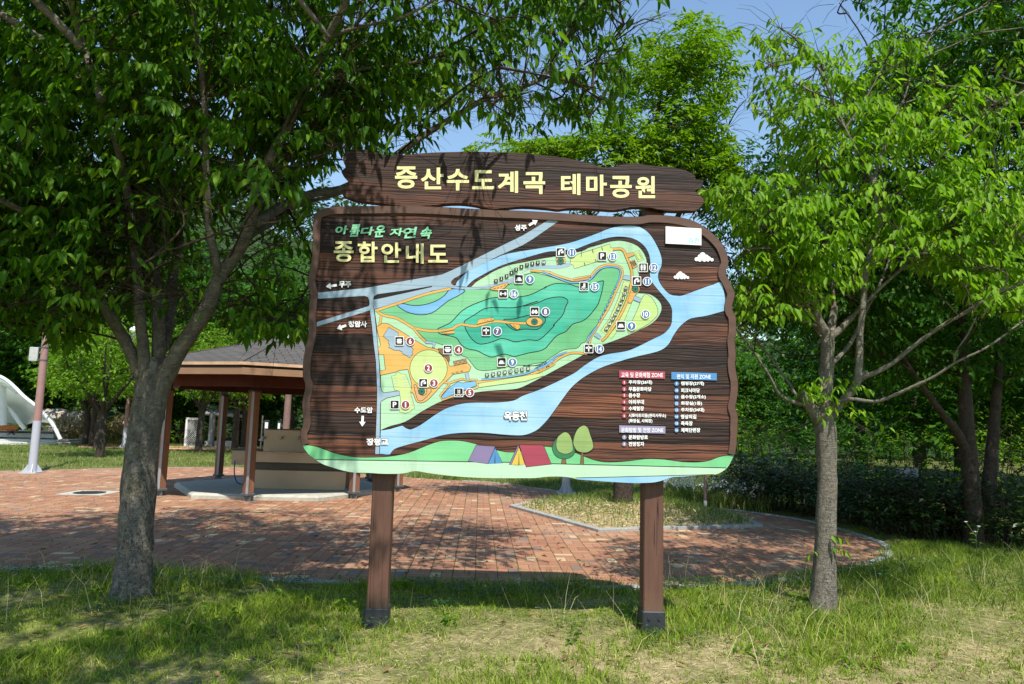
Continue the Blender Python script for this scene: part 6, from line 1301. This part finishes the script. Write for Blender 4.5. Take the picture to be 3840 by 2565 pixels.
# rank grass beside the right-hand kerb and round the trunks
G_rank = M_grass('rank_blades', (.035, .085, .010, 1), (.12, .19, .025, 1), lin(196, 180, 124), .80)
k = 6000; q = np.stack([rng.uniform(-4.6, 8, k), rng.uniform(4.2, 9.6, k)], 1); d_ = poly_dist(q, plaza_xy)
w_ = .55*np.exp(-((q[:, 0]-4.2)/1.6)**2)*(q[:, 1] > 6.2) + .8*(q[:, 0] > 5)*(q[:, 1] > 7) + .75*np.exp(-((q[:, 0]+2.9)**2 + (q[:, 1]-5.9)**2)/.16) + .75*np.exp(-((q[:, 0]-2.75)**2 + (q[:, 1]-5.9)**2)/.14) + .28*(d_ < .45)
q = q[(d_ > .01) & (rng.rand(k) < w_)]; q = np.repeat(q, 5, 0) + rng.normal(0, .03, (len(q)*5, 2)); V, F = blades(rng, np.concatenate([q, ground_z(q)[:, None]], 1), rng.uniform(.06, .17, len(q)), rng.uniform(.004, .008, len(q)), 1.1); tag(mesh_np('rank_grass', V, F, G_rank), kind='stuff')
# taller dry stalks and straw on the bank
G_dry = M_grass('straw', (.28, .24, .12, 1), (.42, .36, .20, 1), lin(214, 200, 150), .55)
k = 2600; q = np.stack([rng.uniform(-5, 7, k), rng.uniform(4.2, 8.4, k)], 1); w_ = np.exp(-((q[:, 0]-2.3)/1.3)**2)*.9 + np.exp(-((q[:, 0]+3)/1.0)**2)*.35 + .10 + np.exp(-((q[:, 0]-4.6)/1.2)**2)*.5
d_ = poly_dist(q, plaza_xy); q = q[(rng.rand(k) < w_) & (d_ > .02) & (d_ < 2.6)]
V, F = blades(rng, np.concatenate([q, ground_z(q)[:, None]], 1), rng.uniform(.16, .42, len(q)), rng.uniform(.0022, .0038, len(q)), 1.0); tag(mesh_np('dry_stalks', V, F, G_dry), kind='stuff')
# straw litter lying on the bare soil
k = 26000; q = np.stack([rng.uniform(-4.5, 6, k), rng.uniform(3.8, 7.6, k)], 1); q = q[(poly_dist(q, plaza_xy) > 0) & (rng.rand(k) < 1.15 - bare(q))]; a = rng.rand(len(q))*2*PI
L_ = rng.uniform(.03, .09, len(q)); d3 = np.stack([np.cos(a), np.sin(a), rng.normal(0, .12, len(q))], 1); V, F = leaf_flat(np.concatenate([q, ground_z(q)[:, None] + .006 + .012*rng.rand(len(q), 1)], 1), d3, np.tile((0, 0, 1.0), (len(q), 1)) + rng.normal(0, .2, (len(q), 3)), L_, np.full(len(q), .0045)); tag(mesh_np('straw_litter', V, F, G_dry), kind='stuff')
# grass and litter on the island
k = 16000; q = np.stack([rng.uniform(isl[:,0].min(), isl[:,0].max(), k), rng.uniform(isl[:,1].min(), isl[:,1].max(), k)], 1); dd = -poly_dist(q, isl); tc = np.array((PZ(2335,1895).x, PZ(2335,1895).y)); near_t = np.exp(-(np.hypot(*(q - tc).T)/1.5)**2) + .9*(q[:,0] > tc[0] + .6)*.6 + .15
q = q[(dd > .12) & (rng.rand(k) < near_t)]; V, F = blades(rng, np.concatenate([q, mound_z(q)[:, None]], 1), rng.uniform(.05, .2, len(q)), rng.uniform(.006, .011, len(q)), .8); tag(mesh_np('island_grass', V, F, G_far), kind='stuff')
k = 9000; q = np.stack([rng.uniform(isl[:,0].min(), isl[:,0].max(), k), rng.uniform(isl[:,1].min(), isl[:,1].max(), k)], 1); q = q[-poly_dist(q, isl) > .14]; a = rng.rand(len(q))*2*PI; V, F = leaf_flat(np.concatenate([q, mound_z(q)[:, None] + .01 + .02*rng.rand(len(q), 1)], 1), np.stack([np.cos(a), np.sin(a), rng.normal(0, .3, len(q))], 1), np.tile((0, 0, 1.0), (len(q), 1)) + rng.normal(0, .4, (len(q), 3)), rng.uniform(.05, .13, len(q)), np.full(len(q), .018)); tag(mesh_np('mulch_litter', V, F, M_grass('mulch_chips', lin(150, 130, 96), lin(206, 190, 150), lin(226, 214, 180), .62)), kind='stuff')
# clover, fallen leaves and weeds in the turf; grass in the paving joints
k = 1500; q = np.stack([rng.uniform(-6, 6, k), rng.uniform(4.3, 8.3, k)], 1); d_ = poly_dist(q, plaza_xy); q = q[(d_ > .02) & ((d_ < .7) | (rng.rand(k) < .10)) & (wav(q[:,0], q[:,1], 2.3, 4.0) > -.1)]
c_ = np.repeat(q, 26, 0) + rng.normal(0, .075, (len(q)*26, 2)); c_ = c_[poly_dist(c_, plaza_xy) > .0]; hh = ground_z(c_) + rng.uniform(.03, .11, len(c_)); b_ = np.repeat(np.concatenate([c_, hh[:, None]], 1), 3, 0); an = np.repeat(rng.rand(len(c_))*2*PI, 3) + np.tile((0, 2*PI/3, 4*PI/3), len(c_))
V, F = leaf_flat(b_, np.stack([np.cos(an), np.sin(an), np.full(len(an), .25)], 1), np.tile((0, 0, 1.0), (len(an), 1)) + rng.normal(0, .25, (len(an), 3)), rng.uniform(.013, .024, len(an)), rng.uniform(.012, .020, len(an))); tag(mesh_np('clover', V, F, M_leaf('clover_leaves', (.025, .075, .012, 1), (.06, .14, .02, 1), .3)), kind='stuff')
k = 26; q = q[rng.randint(0, len(q), k)] + rng.normal(0, .1, (k, 2)); q = q[poly_dist(q, plaza_xy) > .05]; b_ = np.repeat(np.concatenate([q, (ground_z(q) + .12)[:, None]], 1), 14, 0) + rng.normal(0, .005, (len(q)*14, 3)); V, F = leaf_flat(b_, rng.normal(0, 1, b_.shape), rng.normal(0, 1, b_.shape), np.full(len(b_), .011), np.full(len(b_), .005)); tag(mesh_np('clover_blossoms', V, F, M_plain('clover_white', (.5, .46, .40, 1), .8)), kind='stuff')
k = 520; q = np.stack([rng.uniform(-5, 6, k), rng.uniform(4.1, 11, k)], 1); zz = np.where(poly_dist(q, plaza_xy) < 0, .008, ground_z(q) + .03); V, F = leaf_quads(np.concatenate([q, zz[:, None]], 1), rng.normal(0, 1, (k, 3))*np.array((1, 1, .15)), np.tile((0, 0, 1.0), (k, 1)) + rng.normal(0, .35, (k, 3)), rng.uniform(.03, .085, k), rng.uniform(.014, .03, k)); tag(mesh_np('fallen_leaves', V, F, M_leaf('dead_leaves', (.10, .06, .025, 1), (.22, .15, .06, 1), .15, .7, .2, (.16, .16, .05, 1))), kind='stuff')
S_ = .232; k = 9000; q = np.stack([rng.uniform(-12, 8, k), rng.uniform(6.6, 17, k)], 1); ax = rng.rand(k) < .75; q[ax, 0] = np.round(q[ax, 0]/S_)*S_; q[~ax, 1] = np.round(q[~ax, 1]/S_)*S_; q = q[(poly_dist(q, plaza_xy) < -.03) & (poly_dist(q, isl) > .1) & (rng.rand(k) < .25 + .6*(wav(q[:,0], q[:,1], .5, 1.4) > .2))]
V, F = blades(rng, np.repeat(np.concatenate([q, np.zeros((len(q), 1))], 1), 3, 0) + rng.normal(0, .008, (len(q)*3, 3))*np.array((1, 1, 0)), rng.uniform(.012, .035, len(q)*3), rng.uniform(.004, .008, len(q)*3), 1.0); tag(mesh_np('joint_weeds', V, F, G_far), kind='stuff')
cr = Crown(97); r = random.Random(97)
for _ in range(26):
    x, y = r.uniform(-4, 5), r.uniform(4.6, 7.2); z = float(ground_z(np.array([[x, y]]))[0])
    if poly_dist(np.array([[x, y]]), plaza_xy)[0] < .1: continue
    for i in range(r.randint(4, 8)): a = r.uniform(0, 6.28); cr.spray((x, y, z + .01 + i*.008), (math.cos(a), math.sin(a), .7), .07, 2, .075, .3, .05)
tag(cr.leaves('broad_weeds', LEAF_M, None, None, .36), kind='stuff')
# white flowers beyond the far kerb
k = 420; t_ = rng.rand(k); A = np.array([(p.x, p.y) for p in FZ([(1520,1152),(1584,1160),(1670,1168),(1750,1178)])]); seg = np.minimum((t_*3).astype(int), 2); f_ = t_*3 - seg; q = A[seg] + (A[seg+1]-A[seg])*f_[:, None]; q = q + q/np.linalg.norm(q, axis=1, keepdims=True)*(.15 + rng.rand(k, 1)*1.1)
V, F = blades(rng, np.repeat(np.concatenate([q, np.zeros((k, 1))], 1), 14, 0) + rng.normal(0, .07, (k*14, 3))*np.array((1, 1, 0)), rng.uniform(.15, .38, k*14), np.full(k*14, .016), .8); tag(mesh_np('flower_foliage', V, F, G_far), kind='stuff')
sel = q[:170]; pp = np.repeat(np.concatenate([sel, rng.uniform(.28, .5, (170, 1))], 1), 7, 0) + rng.normal(0, .02, (1190, 3)); V, F = leaf_flat(pp, rng.normal(0, 1, (1190, 3)) + np.array((0, 0, .3)), rng.normal(0, 1, (1190, 3)), np.full(1190, .05), np.full(1190, .022)); tag(mesh_np('white_flowers', V, F, M_plain('petal_white', (.8, .8, .76, 1), .6)), kind='stuff')
# fleabane stems at the right
fb = PZ(3660, 2095, .03); fl = thing('fleabane', 'tall thin weed with three small white daisies in front of the twin trunks', 'wildflower', fb); m = MB(); hd = [PZ(3622, 1956), None]
Yf = fb.y; hk = [P(3622, 1957, Yf), P(3671, 1974, Yf), P(3658, 1994, Yf)]; fk = P(3660, 2012, Yf); m.tube([fb, (fb + fk)/2 + Vector((.01,0,0)), fk], .004, 5)
for h_ in hk: m.tube([fk, h_], .003, 5)
m.build('stem', [M_plain('weed_stem', (.10, .18, .04, 1), .6)], fl)
for h_ in hk: mm = MB(); mm.flat([h_ + Vector((.022*math.cos(a), .022*math.sin(a), .004)) for a in np.linspace(0, 2*PI, 13)[:-1]]); mm.tube([h_ - Vector((0,0,.01)), h_ + Vector((0,0,.007))], .007, 8); mm.build('flower_head', [M_plain('daisy_white', (.8, .8, .78, 1), .6)], fl)
cr = Crown(95); r = random.Random(95)
for i in range(6): cr.spray(fb + Vector((0, 0, .05*i + .03)), (r.uniform(-1,1), r.uniform(-1,1), .4), .14, 3, .06, .2, .2)
cr.leaves('leaves', LEAF_M, fl, None, .3)
